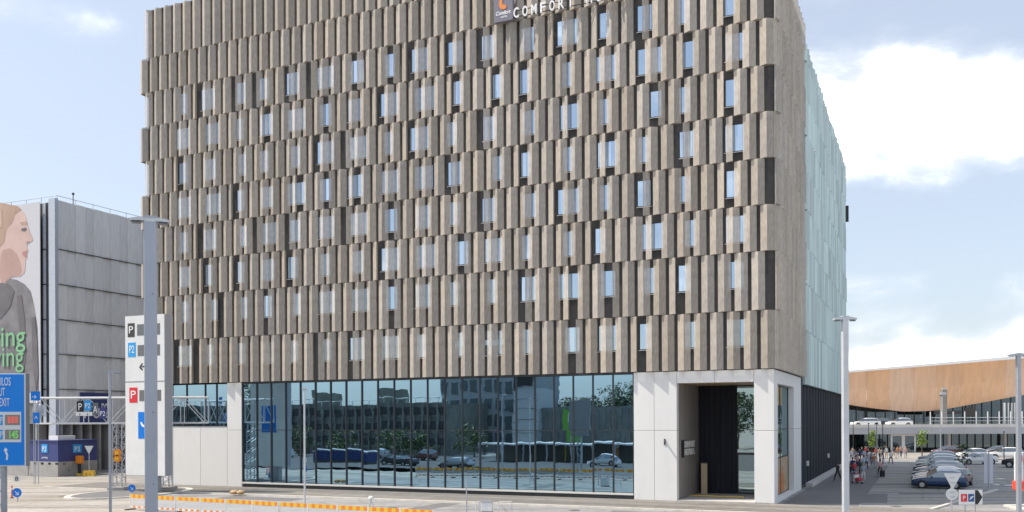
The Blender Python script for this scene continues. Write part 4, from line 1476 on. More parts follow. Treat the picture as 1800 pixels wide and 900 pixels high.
# cabinets and frame at the bottom middle
for lab, px0, px1, pyt, m in (("white utility cabinet behind the barrier row below the glass wall", 846, 866, 882, M_WHITE), ):
    g_ = P((px0 + px1) / 2, 900, 58.5); g_.z = 0
    hw = (px1 - px0) / 2 / FPX * 58.5
    zt = P(850, pyt, 58.5).z
    o = thing("utility_cabinet", lab, "cabinet", g_, -0.1)
    b = MB(); b.box(-hw, hw, -0.2, 0.2, 0.1, zt); bevel(b.build("body", M_PYL, o), 0.02)
    b = MB(); b.box(-hw * .9, -0.01, -0.22, -0.202, 0.16, zt - 0.08); b.build("door", M_WHITE, o)
    b = MB(); b.box(0.01, hw * .9, -0.22, -0.202, 0.16, zt - 0.08); b.build("door", M_WHITE, o)
    b = MB(); b.box(-hw * 1.04, hw * 1.04, -0.24, 0.24, zt, zt + 0.05); b.build("lid", M_GALV, o)
    b = MB(); b.box(-hw, hw, -0.18, 0.18, 0, 0.1); b.build("plinth", M_GREYC, o)
for lab, pxc in (("bent steel tube rail left of the white cabinet", 840), ("bent steel tube rail right of the white cabinet", 888)):
    g_ = P(pxc, 900, 58.2); g_.z = 0
    zt = P(850, 882, 58.2).z
    o = thing("tube_rail", lab, "rail", g_)
    hw = 0.12 if pxc < 850 else 0.42
    b = MB(); b.tube((-hw, 0, 0), (-hw, 0, zt), 0.03); b.tube((hw, 0, 0), (hw, 0, zt), 0.03); b.tube((-hw, 0, zt), (hw, 0, zt), 0.03); b.tube((-hw, 0, zt * .55), (hw, 0, zt * .55), 0.025)
    b.build("tube", M_PALEGALV, o)
g_ = P(652, 899, 60); g_.z = 0
o = thing("traffic_cone", "pale work lamp on a short tripod above the striped barrier row", "lamp", g_)
b = MB()
for a in (0, 2.1, 4.2):
    b.tube((0.3 * math.cos(a), 0.3 * math.sin(a), 0), (0, 0, 0.7), 0.02)
b.build("tripod", M_GALV, o)
o.name = "work_lamp"
b = MB(); b.ball((0, 0, 0.82), 0.17, 0.12, 0.15); b.build("lamp_head", M_WHITE, o)

# ------------------------------------------------------------------ right: signs
M_BACK = MATS["sign_back_grey"]
DS = 45.0
pt = P(1674.5, 832, DS)
o = thing("traffic_sign", "grey back of a triangular sign over a round sign at the lower right", "sign", (pt.x, DS, 0))
zt = pt.z; zc = P(1673, 869, DS).z
b = MB(); b.tube((-0.03, 0.06, 0), (-0.03, 0.06, zt - 0.1), 0.035); b.build("post", M_GALV, o)
b = MB(); tri(b, 0, zt, 0.86, 0.74, -0.02, 0.01); b.build("triangle_plate", M_BACK, o)
b = MB(); disc(b, (-0.03, -0.02, zc), 0.29, 0.03); b.build("round_plate", M_BACK, o)
for z in (zt - 0.2, zt - 0.45, zc + .12, zc - .12):
    b = MB(); b.box(-0.14, 0.10, -0.045, -0.021, z - 0.02, z + 0.02); b.build("clamp", M_GALV, o)

p0, p1 = P(1686, 887, DS), P(1727, 861, DS)
w, h = p1.x - p0.x, p1.z - p0.z
o = thing("arrow_sign", "white direction sign with red and blue squares and a black arrow pointing right", "sign", (p0.x, DS, p0.z))
b = MB(); b.box(0, w, 0, 0.03, 0, h); b.build("plate", M_WHITE, o)
M_NAVYS = mat("sign_navy", (0.02, 0.10, 0.30), rough=0.4)
for x0, x1, mm, tx in ((0.08, 0.34, M_RED, "P"), (0.39, 0.64, M_NAVYS, "✈")):
    b = MB(); b.box(w * x0, w * x1, -0.012, -0.002, h * 0.2, h * 0.72); b.build("symbol_square", mm, o)
    if tx == "P":
        text("P", h * .45, M_LETTER, o, (w * 0.21, -0.02, h * .3), "symbol", width=w * .1, center=True)
    else:
        b = MB(); b.prism([(w * .43, h * .35), (w * .47, h * .33), (w * .62, h * .56), (w * .60, h * .60), (w * .52, h * .52), (w * .47, h * .55), (w * .49, h * .46)], 'y', -0.02, -0.013); b.build("symbol", M_LETTER, o)
b = MB(); b.prism([(w * .68, h * .02), (w * .80, h * .02), (w * .99, h * .5), (w * .80, h * .98), (w * .68, h * .98)], 'y', -0.012, -0.002); b.build("arrow", M_BLACK, o)
for fx_ in (0.28, 0.72):
    b = MB(); b.tube((w * fx_, 0.06, -p0.z), (w * fx_, 0.06, h), 0.03); b.build("leg", M_GALV, o)

g_ = G(1738, 862)
o = thing("tall_sign_back", "tall narrow pale sign seen from behind on a dark centre post beside the parked cars", "sign", g_)
hw = 8 / FPX * g_.y
za, zb_ = P(1738, 850, g_.y).z, P(1738, 798, g_.y).z
b = MB(); b.box(-hw, hw, 0, 0.05, za, zb_); bevel(b.build("panel", mat("pale_sign_panel", (0.62, 0.64, 0.70), rough=0.4), o), 0.01)
b = MB(); b.box(-0.05, 0.05, -0.07, -0.003, 0, zb_ + .1); b.build("post", M_GALV, o)
b = MB(); b.box(-0.3, 0.3, -0.3, 0.3, 0, 0.05); b.build("base_plate", M_GREYC, o)

g_ = G(1792, 890, 0.12)
o = thing("bus_stop_sign", "white post sign with red pictogram and a round red band near the right edge", "sign", g_)
dz = lambda py: P(1792, py, g_.y).z - 0.12
k = g_.y / FPX
b = MB(); b.tube((0, 0.05, 0), (0, 0.05, dz(850)), 0.1, seg=12); b.build("post", M_GALV, o)
b = MB(); b.box(-8 * k, 8 * k, 0, 0.12, dz(846), dz(795)); bevel(b.build("panel", M_WHITE, o), 0.05)
M_REDB = mat("band_red_orange", (0.85, 0.09, 0.05), rough=0.4)
b = MB()
b.tube((0, 0.06, dz(864)), (0, 0.06, dz(859)), 5 * k, 10.5 * k, 20); b.tube((0, 0.06, dz(859)), (0, 0.06, dz(846)), 10.5 * k, 10.5 * k, 20)
b.build("band", M_REDB, o)
b = MB(); b.box(-5.5 * k, 5.5 * k, -0.012, -0.002, dz(812), dz(801)); b.build("pictogram", M_RED, o)
b = MB(); b.box(-3.4 * k, 3.4 * k, -0.02, -0.013, dz(808), dz(804)); b.box(-3.4 * k, -2 * k, -0.02, -0.013, dz(810), dz(808.5)); b.box(2 * k, 3.4 * k, -0.02, -0.013, dz(810), dz(808.5)); b.build("symbol", M_LETTER, o)
b = MB(); b.box(-0.35, 0.35, -0.3, 0.4, 0, 0.06); b.build("base_plate", M_GREYC, o)

# ------------------------------------------------------------------ terminal, deck
M_WOOD = mat("timber_cladding", (0.63, 0.415, 0.275), rough=0.6, vary=0.10, nscale=0.6, stretch=(2.0, 2.0, 0.25), per_object=0.02, dirt=((0.56, 0.37, 0.24), 0.35, 0.5, 0.72))
M_TGLASS = glass_mat("terminal_glass", (0.55, 0.68, 0.74), 0.26, (0.035, 0.045, 0.05), wave=0.004)
M_DECKC = mat("deck_concrete", (0.70, 0.675, 0.64), rough=0.8, vary=0.07, nscale=0.3)
M_FASCIA = mat("deck_fascia", (0.47, 0.48, 0.50), rough=0.6, vary=0.06, nscale=0.3)
TD = 190.0
tm = thing("terminal_building", "wide terminal with a curved timber front over a glazed base behind the raised road", "terminal", (0, TD, 0))
top = lambda px: 655 + (px - 1492) * (630 - 655) / 308.0


def bottom(px):
    ks = [(1380, 690), (1492, 711), (1530, 717), (1590, 723.5), (1645, 722), (1700, 712.5), (1800, 694), (2100, 640)]
    for (a, ya), (c, yc) in zip(ks, ks[1:]):
        if a <= px <= c:
            t_ = (px - a) / (c - a)
            return ya + (yc - ya) * t_
    return ks[-1][1]


tl_ = lambda px, py, dep: P(px, py, dep) - Vector((0, TD, 0))
px = 1400
while px < 2080:
    e = px + 41
    mb = MB()
    nn = 4
    for i in range(nn):
        a, c = px + 0.12 + (e - px - 0.24) * i / nn, px + 0.12 + (e - px - 0.24) * (i + 1) / nn
        q = [tl_(a, top(a), 186), tl_(c, top(c), 186), tl_(c, (top(c) + bottom(c)) / 2, 186.4), tl_(a, (top(a) + bottom(a)) / 2, 186.4), tl_(c, bottom(c), 187.6), tl_(a, bottom(a), 187.6)]
        mb.face([q[0], q[1], q[2], q[3]]); mb.face([q[3], q[2], q[4], q[5]])
        bk = [v + Vector((0, 1.2, 0)) for v in q]
        mb.face([bk[0], bk[3], bk[2], bk[1]]); mb.face([q[5], q[4], bk[4], bk[5]]); mb.face([q[0], bk[0], bk[1], q[1]])
    mb.build("timber_panel", M_WOOD, tm)
    px = e
a, c = tl_(1380, top(1380), 185), tl_(2090, top(2090), 185)
mb = MB()
for (y0, y1) in ((-1.0, 60),):
    i = len(mb.v)
    mb.prism([(a.x, a.z + 0.02), (c.x, c.z + 0.02), (c.x, c.z + 0.7), (a.x, a.z + 0.35)], 'y', -6.0, 60)
mb.build("roof", M_WHITE, tm)
b = MB(); b.box(a.x, c.x, 8.2, 55, 0, 9.5); b.build("core", M_CLAD, tm)
M_WARM = mat("terminal_interior", (0.12, 0.11, 0.11), rough=0.8, vary=0.4, nscale=0.3)
px = 1420
i = 0
while px < 2060:
    q0, q1 = P(px, 740, 196), P(px + 17, 740, 196)
    z1 = P(px, bottom(px) - 3, 196).z
    z1b = P(px + 17, bottom(px + 17) - 3, 196).z
    mb = MB(); mb.box(q0.x + 0.06, q1.x - 0.06, 6.0, 6.08, 4.5, max(z1, z1b)); mb.build("upper_pane", M_TGLASS, tm)
    mb = MB(); mb.box(q0.x - 0.07, q0.x + 0.07, 5.85, 6.1, 4.5, max(z1, z1b)); mb.build("mullion", M_FRAME, tm)
    px += 17; i += 1
for px, w_ in ((1765, 1.2), (1772, .5), (1778, .5), (1783, .5)):
    q = P(px, 740, 188); mb = MB(); mb.box(q.x - w_ / 6, q.x + w_ / 6, -2.2, -1.9, 4.5, P(px, 708, 188).z); mb.build("white_column", M_WHITE, tm)
for px0, px1, py0, py1 in ((1697, 1715, 716, 732), (1642, 1690, 722, 728)):
    q0, q1 = P(px0, py1, 187), P(px1, py0, 187)
    mb = MB(); mb.box(q0.x, q1.x, -3, -2.7, q0.z, q1.z); mb.build("dark_kiosk", M_CLAD, tm)
# ground floor under the deck
q0, q1 = P(1420, 780, 168), P(2050, 780, 168)
px = 1420; i = 0
while px < 2050:
    a, c = P(px, 780, 168), P(px + 14, 780, 168)
    mb = MB(); mb.box(a.x + 0.05, c.x - 0.05, 168 - TD, 168.1 - TD, 0.05, 3.2); mb.build("lower_pane", M_TGLASS, tm)
    mb = MB(); mb.box(a.x - 0.06, a.x + 0.06, 167.85 - TD, 168.15 - TD, 0, 3.2); mb.build("lower_mullion", M_FRAME, tm)
    px += 14; i += 1
mb = MB(); mb.box(q0.x, q1.x, 168.5 - TD, 186 - TD, 0, 3.0); mb.build("lower_core", M_WARM, tm)
for a_, c_ in ((1566, 1588), (1588, 1610)):
    q0, q1 = P(a_, 780, 156.4), P(c_, 780, 156.4)
    mb = MB()
    mb.box(q0.x, q0.x + 0.28, 156.4 - TD, 156.7 - TD, 0, 3.05); mb.box(q1.x - 0.28, q1.x, 156.4 - TD, 156.7 - TD, 0, 3.05); mb.box(q0.x + .28, q1.x - .28, 156.4 - TD, 156.7 - TD, 2.8, 3.05)
    d_ = mb.build("entrance_frame", M_WHITE, tm)
    mb = MB(); mb.box(q0.x + .28, q1.x - .28, 156.5 - TD, 156.55 - TD, 0.05, 2.8); mb.build("entrance_glass", M_TGLASS, d_)

# grey square tower in front of the timber
g_ = P(1628, 740, 184)
o = thing("grey_stair_shaft", "slim grey shaft standing in front of the timber terminal wall", "shaft", (g_.x, 176, 4.4))
zt = P(1628, 685, 176).z - 4.4
b = MB(); b.box(-0.42, 0.42, 0, 0.8, 0, zt); b.build("shaft", mat("shaft_grey", (0.22, 0.21, 0.20), rough=0.8, vary=0.2, nscale=1.5), o)
b = MB(); b.box(-0.62, 0.2, -0.05, 0.85, zt * .86, zt * .93); b.build("collar", M_GALV, o)
b = MB(); b.box(-0.3, 0.3, 0.1, 0.7, zt + 0.002, zt + 0.4); b.build("cap", M_GALV, o)

# raised road: deck (setting), parapet and railing
DKZ = 4.35
q0, q1 = P(1420, 740, 155).x, P(2080, 740, 155).x + 20
b = MB(); b.box(q0, q1, 155.3, 186, 3.35, DKZ - 0.002)
tag(b.build("elevated_road", M_DECKC), kind='structure')
pw = thing("parapet", "long pale concrete parapet edging the raised road before the terminal", "wall", (q0, 155, 0))
n = 12
for i in range(n):
    L = (q1 - q0) / n
    b = MB(); b.box(L * i + 0.01, L * (i + 1) - 0.01, 0, 0.28, 4.25, 4.74); b.build("coping", M_DECKC, pw)
    b = MB(); b.box(L * i + 0.01, L * (i + 1) - 0.01, -0.06, 0.26, 3.1, 4.245); b.build("fascia", M_FASCIA, pw)
rl = thing("railing", "white steel railing with tall posts on the raised road parapet", "railing", (P(1636, 740, 155).x, 155.1, 4.74))
L = P(2060, 740, 155).x - P(1636, 740, 155).x
pst = MB(); pst.box(-0.06, 0.06, -0.06, 0.06, 0, 2.1); pst = pst.mesh("post", M_WHITE)
for i in range(22):
    link("post", pst, rl).location = (L * i / 21, 0, 0)
for z in (1.1, 0.55):
    b = MB(); b.tube((0, 0, z), (L, 0, z), 0.04); b.build("rail", M_PALEGALV, rl)
for i in range(9):
    x = q0 + 6 + i * 9.5
    o = thing("deck_column", "%s round concrete column carrying the raised road, counted from the hotel side" % ORD[i], "column", (x, 158, 0), 0, "columns under the raised road")
    b = MB(); b.tube((0, 0, 0), (0, 0, 3.08), 0.32, seg=14); b.build("shaft", M_DECKC, o)
    b = MB(); b.box(-0.5, 0.5, -0.5, 0.5, 3.082, 3.34); b.build("head", M_DECKC, o)

# slim plaza poles
for px, pyt, pyb, lab in ((1500, 742, 806, "slim dark plaza pole nearest the hotel flank"), (1527, 745, 806, "slim dark plaza pole by the light green tree"),
                          (1541.5, 745, 838, "taller grey plaza pole among the walking people"), (1552, 745, 815, "slim dark plaza pole left of the white door frames"),
                          (1653.5, 696, 806, "tall thin pole behind the rearmost parked cars"), (1765, 760, 812, "thin pole behind the white parked vans on the right")):
    g_ = G(px, pyb)
    o = thing("plaza_pole", lab, "pole", g_, 0, "slim poles on the plaza")
    h = P(px, pyt, g_.y).z
    b = MB(); b.tube((0, 0, 0.04), (0, 0, h), 0.075, 0.05, 8); b.build("pole", M_GALV if pyb > 820 or pyt < 700 else M_FRAME, o)
    b = MB(); b.tube((0, 0, 0), (0, 0, 0.04), 0.2); b.build("base", M_FRAME, o)
    b = MB(); b.ball((0, 0, h + .06), 0.14, 0.14, 0.1, 8, 5); b.build("cap", M_FRAME, o)

# ------------------------------------------------------------------ trees
def leaf_mat(name, c):
    m = mat(name, c, rough=0.6, vary=0.35, nscale=1.5, per_object=0.3)
    m.node_tree.nodes['Principled BSDF'].inputs['Subsurface Weight'].default_value = 0.0
    return m


def tree(label, loc, h, r, nleaf, leaf, m, trunk_h=0.4, group=None, cone=0.0, seed=1, name="young_tree"):
    R = random.Random(seed)
    o = thing(name, label, "tree", loc, R.uniform(0, 6), group)
    mb = MB()
    bark = mat("bark", (0.10, 0.075, 0.055), rough=0.9, vary=0.3, nscale=6)
    tz = h * trunk_h
    mb.tube((0, 0, 0), (0.02 * h, 0, tz), 0.018 * h + .02, 0.013 * h + .01, 7)
    mb.tube((0.02 * h, 0, tz), (0, 0.01 * h, h * .9), 0.013 * h + .01, 0.004 * h, 6)
    tips = []
    for i in range(9):
        a = i * 2.4 + R.uniform(-.4, .4); z = tz + (h - tz) * (0.05 + 0.8 * i / 9)
        rr = r * (1 - cone * (z / h)) * R.uniform(.55, .95)
        e = (rr * math.cos(a), rr * math.sin(a), z + rr * R.uniform(.25, .7))
        mb.tube((0.01 * h, 0, z), e, 0.006 * h + .006, 0.002 * h, 5)
        tips.append(Vector(e))
    mb.build("trunk", bark, o)
    cr = MB()
    centers = []
    for t_ in tips:
        centers.append((t_, r * R.uniform(.35, .55)))
    for _ in range(10):
        z = tz + (h - tz) * R.uniform(0.05, 0.98); a = R.uniform(0, 6.28); rr = r * (1 - cone * z / h) * R.uniform(.1, .8)
        centers.append((Vector((rr * math.cos(a), rr * math.sin(a), z)), r * R.uniform(.25, .5)))
    for _ in range(nleaf):
        c_, cr_ = R.choice(centers)
        v = Vector((R.gauss(0, 1), R.gauss(0, 1), R.gauss(0, 1))).normalized() * cr_ * R.uniform(.3, 1) ** .5
        p = c_ + v
        d1 = Vector((R.gauss(0, 1), R.gauss(0, 1), R.gauss(0, .6))).normalized() * leaf * R.uniform(.6, 1.3)
        d2 = d1.cross(Vector((R.gauss(0, 1), R.gauss(0, 1), R.gauss(0, 1)))).normalized() * leaf * .55
        cr.face([p - d1, p - d2, p + d1, p + d2])
    me = bpy.data.meshes.new("crown"); me.from_pydata(cr.v, [], cr.f); me.materials.append(m)
    link("crown", me, o)
    return o


M_LEAF1 = leaf_mat("fresh_leaves", (0.20, 0.30, 0.035))
M_LEAF2 = leaf_mat("dark_leaves", (0.09, 0.13, 0.04))
M_LEAF3 = leaf_mat("forest_leaves", (0.06, 0.10, 0.04))
tree("young bright green tree on the plaza among the walkers", G(1533, 806), 3.9, 0.75, 420, 0.13, M_LEAF1, 0.42, "young trees on the plaza", .2, 3)
tree("young bright green tree just behind the rear of the parked car row", G(1621, 808), 4.3, 0.75, 420, 0.13, M_LEAF1, 0.4, "young trees on the plaza", .2, 4)
tree("sparse darker young tree beside the blue car", G(1692, 838), 3.2, 0.62, 230, 0.12, M_LEAF2, 0.35, "young trees on the plaza", .1, 5)

# ------------------------------------------------------------------ cars
M_TYRE = mat("tyre_rubber", (0.02, 0.02, 0.021), rough=0.85)
M_RIM = mat("wheel_rim", (0.45, 0.46, 0.48), rough=0.3, metal=0.8)
M_CARGLASS = glass_mat("car_glass", (0.75, 0.82, 0.85), 0.35, (0.012, 0.014, 0.016))
M_LAMPW = mat("lamp_clear", (0.75, 0.76, 0.78), rough=0.12, spec=0.8)
M_LAMPR = mat("lamp_red", (0.45, 0.01, 0.01), rough=0.15)


def paint(name, c, metal=0.0):
    m = mat("paint_" + name, c, rough=0.28, metal=metal, spec=0.6)
    b_ = m.node_tree.nodes['Principled BSDF']
    b_.inputs['Coat Weight'].default_value = 0.6
    b_.inputs['Coat Roughness'].default_value = 0.06
    return m


# side profiles: x from nose to tail, belt height, roof height, half width
PROFILES = {
    'hatch': [(0.0, .55, .55, .62), (.10, .72, .72, .78), (.55, .84, .84, .86), (1.15, .93, .93, .88), (1.95, .95, 1.40, .89), (2.35, .95, 1.47, .89), (3.2, .96, 1.46, .89), (3.75, .97, 1.32, .88), (4.05, .98, 1.02, .85), (4.15, .80, .80, .80), (4.18, .50, .50, .74)],
    'sedan': [(0.0, .52, .52, .62), (.10, .70, .70, .78), (.6, .82, .82, .87), (1.25, .92, .92, .89), (2.1, .94, 1.36, .90), (2.5, .94, 1.43, .90), (3.2, .95, 1.42, .90), (3.95, .98, 1.08, .89), (4.5, .98, .98, .87), (4.62, .82, .82, .82), (4.66, .5, .5, .76)],
    'suv': [(0.0, .62, .62, .68), (.08, .88, .88, .82), (.6, 1.02, 1.02, .91), (1.15, 1.09, 1.09, .93), (1.85, 1.10, 1.60, .94), (2.3, 1.10, 1.70, .94), (3.5, 1.12, 1.69, .94), (4.2, 1.13, 1.52, .92), (4.5, 1.12, 1.16, .90), (4.6, .9, .9, .86), (4.64, .55, .55, .8)],
    'wagon': [(0.0, .54, .54, .62), (.10, .72, .72, .78), (.6, .84, .84, .87), (1.25, .93, .93, .89), (2.05, .95, 1.38, .90), (2.45, .95, 1.46, .90), (3.9, .97, 1.44, .90), (4.45, .98, 1.28, .88), (4.68, .98, 1.02, .86), (4.74, .8, .8, .82), (4.77, .5, .5, .76)],
}
_car = {}


def car_meshes(kind):
    if kind in _car:
        return _car[kind]
    st = PROFILES[kind]
    LN = st[-1][0]
    zs = 0.26 if kind != 'suv' else 0.34
    body, glass = MB(), MB()
    rings = []
    for (x, zb_, zr, hw) in st:
        cab = zr - zb_
        rw = hw * (0.97 - 0.20 * min(1, cab / 0.45))
        half = [(hw * .88, zs), (hw, zs + .16), (hw, (zs + zb_) / 2 + .05), (hw * .97, zb_), (rw, max(zr - .05, zb_ + 0.005)), (rw * .85, zr + .008), (0, zr + .03)]
        rings.append([Vector((x - LN / 2, y, z)) for y, z in half])
    for i in range(len(st) - 1):
        r0, r1 = rings[i], rings[i + 1]
        c0, c1 = st[i][2] - st[i][1], st[i + 1][2] - st[i + 1][1]
        for j in range(6):
            q = [r0[j], r1[j], r1[j + 1], r0[j + 1]]
            isg = (j == 3 and c0 > .1 and c1 > .1) or (j in (4, 5) and abs(c0 - c1) > .2 and max(c0, c1) > .25) or (j == 3 and max(c0, c1) > .25 and abs(c0 - c1) > .2)
            tgt = glass if isg else body
            tgt.face(q); tgt.face([Vector((v.x, -v.y, v.z)) for v in reversed(q)])
    for r_ in (rings[0], rings[-1]):
        q = r_ + [Vector((v.x, -v.y, v.z)) for v in reversed(r_[:-1])]
        body.face(q)
    fl = [r[0] for r in rings]
    for a, c in zip(fl, fl[1:]):
        body.face([a, c, Vector((c.x, -c.y, c.z)), Vector((a.x, -a.y, a.z))])
    wr = 0.32 if kind != 'suv' else 0.38
    xf, xr = -LN / 2 + .82, LN / 2 - .85
    arch = MB()
    hwm = max(s_[3] for s_ in st)
    for x in (xf, xr):
        for s_ in (-1, 1):
            n = 14
            arch.prism([(x + (wr + .06) * math.cos(2 * math.pi * i / n), wr + (wr + .06) * math.sin(2 * math.pi * i / n)) for i in range(n)], 'y', s_ * (hwm - .12), s_ * (hwm + .006))
    tyre, rim = MB(), MB()
    n = 18
    tyre.prism([(wr * math.cos(2 * math.pi * i / n), wr * math.sin(2 * math.pi * i / n)) for i in range(n)], 'y', -.1, .1)
    rim.prism([(wr * .62 * math.cos(2 * math.pi * i / 10), wr * .62 * math.sin(2 * math.pi * i / 10)) for i in range(10)], 'y', -.112, .112)
    zl = st[2][1]
    hl = MB(); hl.ball((-LN / 2 + .22, 0, zl - .14), .2, .17, .075, 8, 5)
    tl = MB(); tl.box(LN / 2 - .16, LN / 2 - .02, -.13, .13, zl - .02, zl + .13)
    pl = MB(); pl.box(-LN / 2 - .012, -LN / 2 + .02, -.26, .26, .42, .53)
    gr = MB(); gr.box(-LN / 2 - .004, -LN / 2 + .1, -.45, .45, .56 if kind == 'suv' else .3, .68 if kind == 'suv' else .41)
    mi = MB(); mi.ball((0, 0, 0), .09, .11, .07, 8, 5)
    _car[kind] = dict(body=body.mesh("body", M_WHITE, True), glass=glass.mesh("window_glass", M_CARGLASS), arch=arch.mesh("wheel_arches", M_TYRE), tyre=tyre.mesh("wheel", M_TYRE), rim=rim.mesh("rim", M_RIM),
                      hl=hl.mesh("headlight", M_LAMPW, True), tl=tl.mesh("tail_light", M_LAMPR), pl=pl.mesh("number_plate", M_WHITE), gr=gr.mesh("grille", M_BLACK), mi=mi.mesh("wing_mirror", M_BLACK, True),
                      LN=LN, wr=wr, xf=xf, xr=xr, hw=hwm, st=st)
    return _car[kind]


def car(label, kind, pt, loc, heading, group="cars parked by the hotel", plate=True):
    """nose points along local -x"""
    c = car_meshes(kind)
    o = thing("parked_car", label, "car", loc, heading, group)
    bo_ = link("body", c['body'], o)
    bo_.material_slots[0].link = 'OBJECT'; bo_.material_slots[0].material = pt
    link("window_glass", c['glass'], o)
    tag(link("wheel_arches", c['arch'], o), kind='stuff')
    for x in (c['xf'], c['xr']):
        for s_ in (-1, 1):
            w_ = link("wheel", c['tyre'], o); w_.location = (x, s_ * (c['hw'] - .10), c['wr'])
            link("rim", c['rim'], w_)
    zb_ = c['st'][3][1]
    for s_ in (-1, 1):
        link("headlight", c['hl'], o).location = (0, s_ * .6, 0)
        link("tail_light", c['tl'], o).location = (0, s_ * .66, .02)
        m_ = link("wing_mirror", c['mi'], o); m_.location = (-c['LN'] / 2 + 1.55, s_ * (c['hw'] + .06), zb_ + .06)
    link("number_plate", c['pl'], o); link("grille", c['gr'], o)
    return o


P_BLUE = paint("blue", (0.018, 0.055, 0.15), .2)
P_SILV = paint("silver", (0.50, 0.52, 0.54), .6)
P_WHITE = paint("white", (0.80, 0.80, 0.79))
P_GREY = paint("grey", (0.20, 0.205, 0.21), .5)
P_DARK = paint("dark", (0.03, 0.033, 0.038), .3)
P_LILAC = paint("lilac_silver", (0.42, 0.43, 0.50), .5)
P_MAR = paint("maroon", (0.13, 0.045, 0.035), .3)
P_TEAL = paint("pale_teal", (0.40, 0.47, 0.49), .5)
f0 = G(1603, 857)
row = [("nearest parked car in the row, a blue hatchback with its nose to the plaza", 'hatch', P_BLUE, 0.0),
       ("pale teal hatchback parked directly beside the blue hatchback", 'hatch', P_TEAL, 2.6),
       ("silver estate car parked third from the near end of the row", 'wagon', P_SILV, 5.2),
       ("white hatchback parked between the silver estate and the dark estate", 'hatch', P_WHITE, 7.9),
       ("dark grey estate car parked fifth from the near end of the row", 'wagon', P_GREY, 10.6),
       ("lilac silver high roofed car parked behind the dark grey estate", 'suv', P_LILAC, 13.4),
       ("silver hatchback parked next to the tall lilac car", 'hatch', P_SILV, 16.2),
       ("white estate car parked eighth from the near end of the row", 'wagon', P_WHITE, 19.0),
       ("black saloon parked between the white estate and a teal high roofed car", 'sedan', P_DARK, 22.0),
       ("pale teal high roofed car parked tenth from the near end of the row", 'suv', P_TEAL, 25.2),
       ("silver saloon parked behind the teal high roofed car", 'sedan', P_SILV, 29.0),
       ("white high roofed car parked in the far half of the row", 'suv', P_WHITE, 33.0),
       ("grey hatchback parked near the far end of the row", 'hatch', P_GREY, 37.5),
       ("lilac silver high roofed car parked last in the row by the green tree", 'suv', P_LILAC, 43.0)]
for lab, kd, pt, d in row:
    c = car_meshes(kd)
    loc = f0 + RB * d + RX * (c['LN'] / 2 + RNG.uniform(-.15, .2))
    car(lab, kd, pt, loc, -YAW + RNG.uniform(-.03, .03), "cars parked in a row by the plaza")
g_ = G(1690, 856)
car("brown hatchback parked behind the round and triangular sign plates", 'hatch', P_MAR, g_ + Vector((0.4, 1.4, 0)), -YAW + math.pi / 2 - .2, "cars on the far car park")
for lab, kd, pt, px, py, hd in (("white saloon parked right of the sparse young tree", 'sedan', P_WHITE, 1717, 816, 0.05), ("white hatchback parked further back behind the white saloon", 'hatch', P_WHITE, 1707, 806, 0.1),
                                ("white van like car parked right of the tall pale sign", 'suv', P_WHITE, 1768, 808, -0.3), ("dark off roader parked at the right edge behind the bus sign", 'suv', P_DARK, 1800, 822, -0.5),
                                ("grey saloon parked far off between the white cars", 'sedan', P_GREY, 1752, 800, 0.2), ("red brown estate parked far off under the raised road", 'wagon', P_MAR, 1665, 800, 0.2), ("black estate parked far right under the raised road", 'wagon', P_DARK, 1822, 803, 0.15)):
    car(lab, kd, pt, G(px, py), hd, "cars on the far car park")
for lab, kd, pt, px in (("white hatchback driving on the raised road, its whole side in view", 'hatch', P_WHITE, 1580), ("white estate on the raised road partly hidden by the tall lamp post", 'wagon', P_WHITE, 1521),
                        ("dark saloon on the raised road between the two white cars", 'sedan', P_DARK, 1549)):
    q = P(px, 740, 157.5 if px != 1549 else 166)
    car(lab, kd, pt, (q.x, q.y, DKZ), RNG.uniform(-.05, .05), "cars on the raised road")
# ------------------------------------------------------------------ people
SK = {'hip': (0, 0, .95), 'chest': (0, -.02, 1.33), 'neck': (0, -.01, 1.50), 'head0': (0, -.03, 1.60), 'head1': (0, -.02, 1.74)}


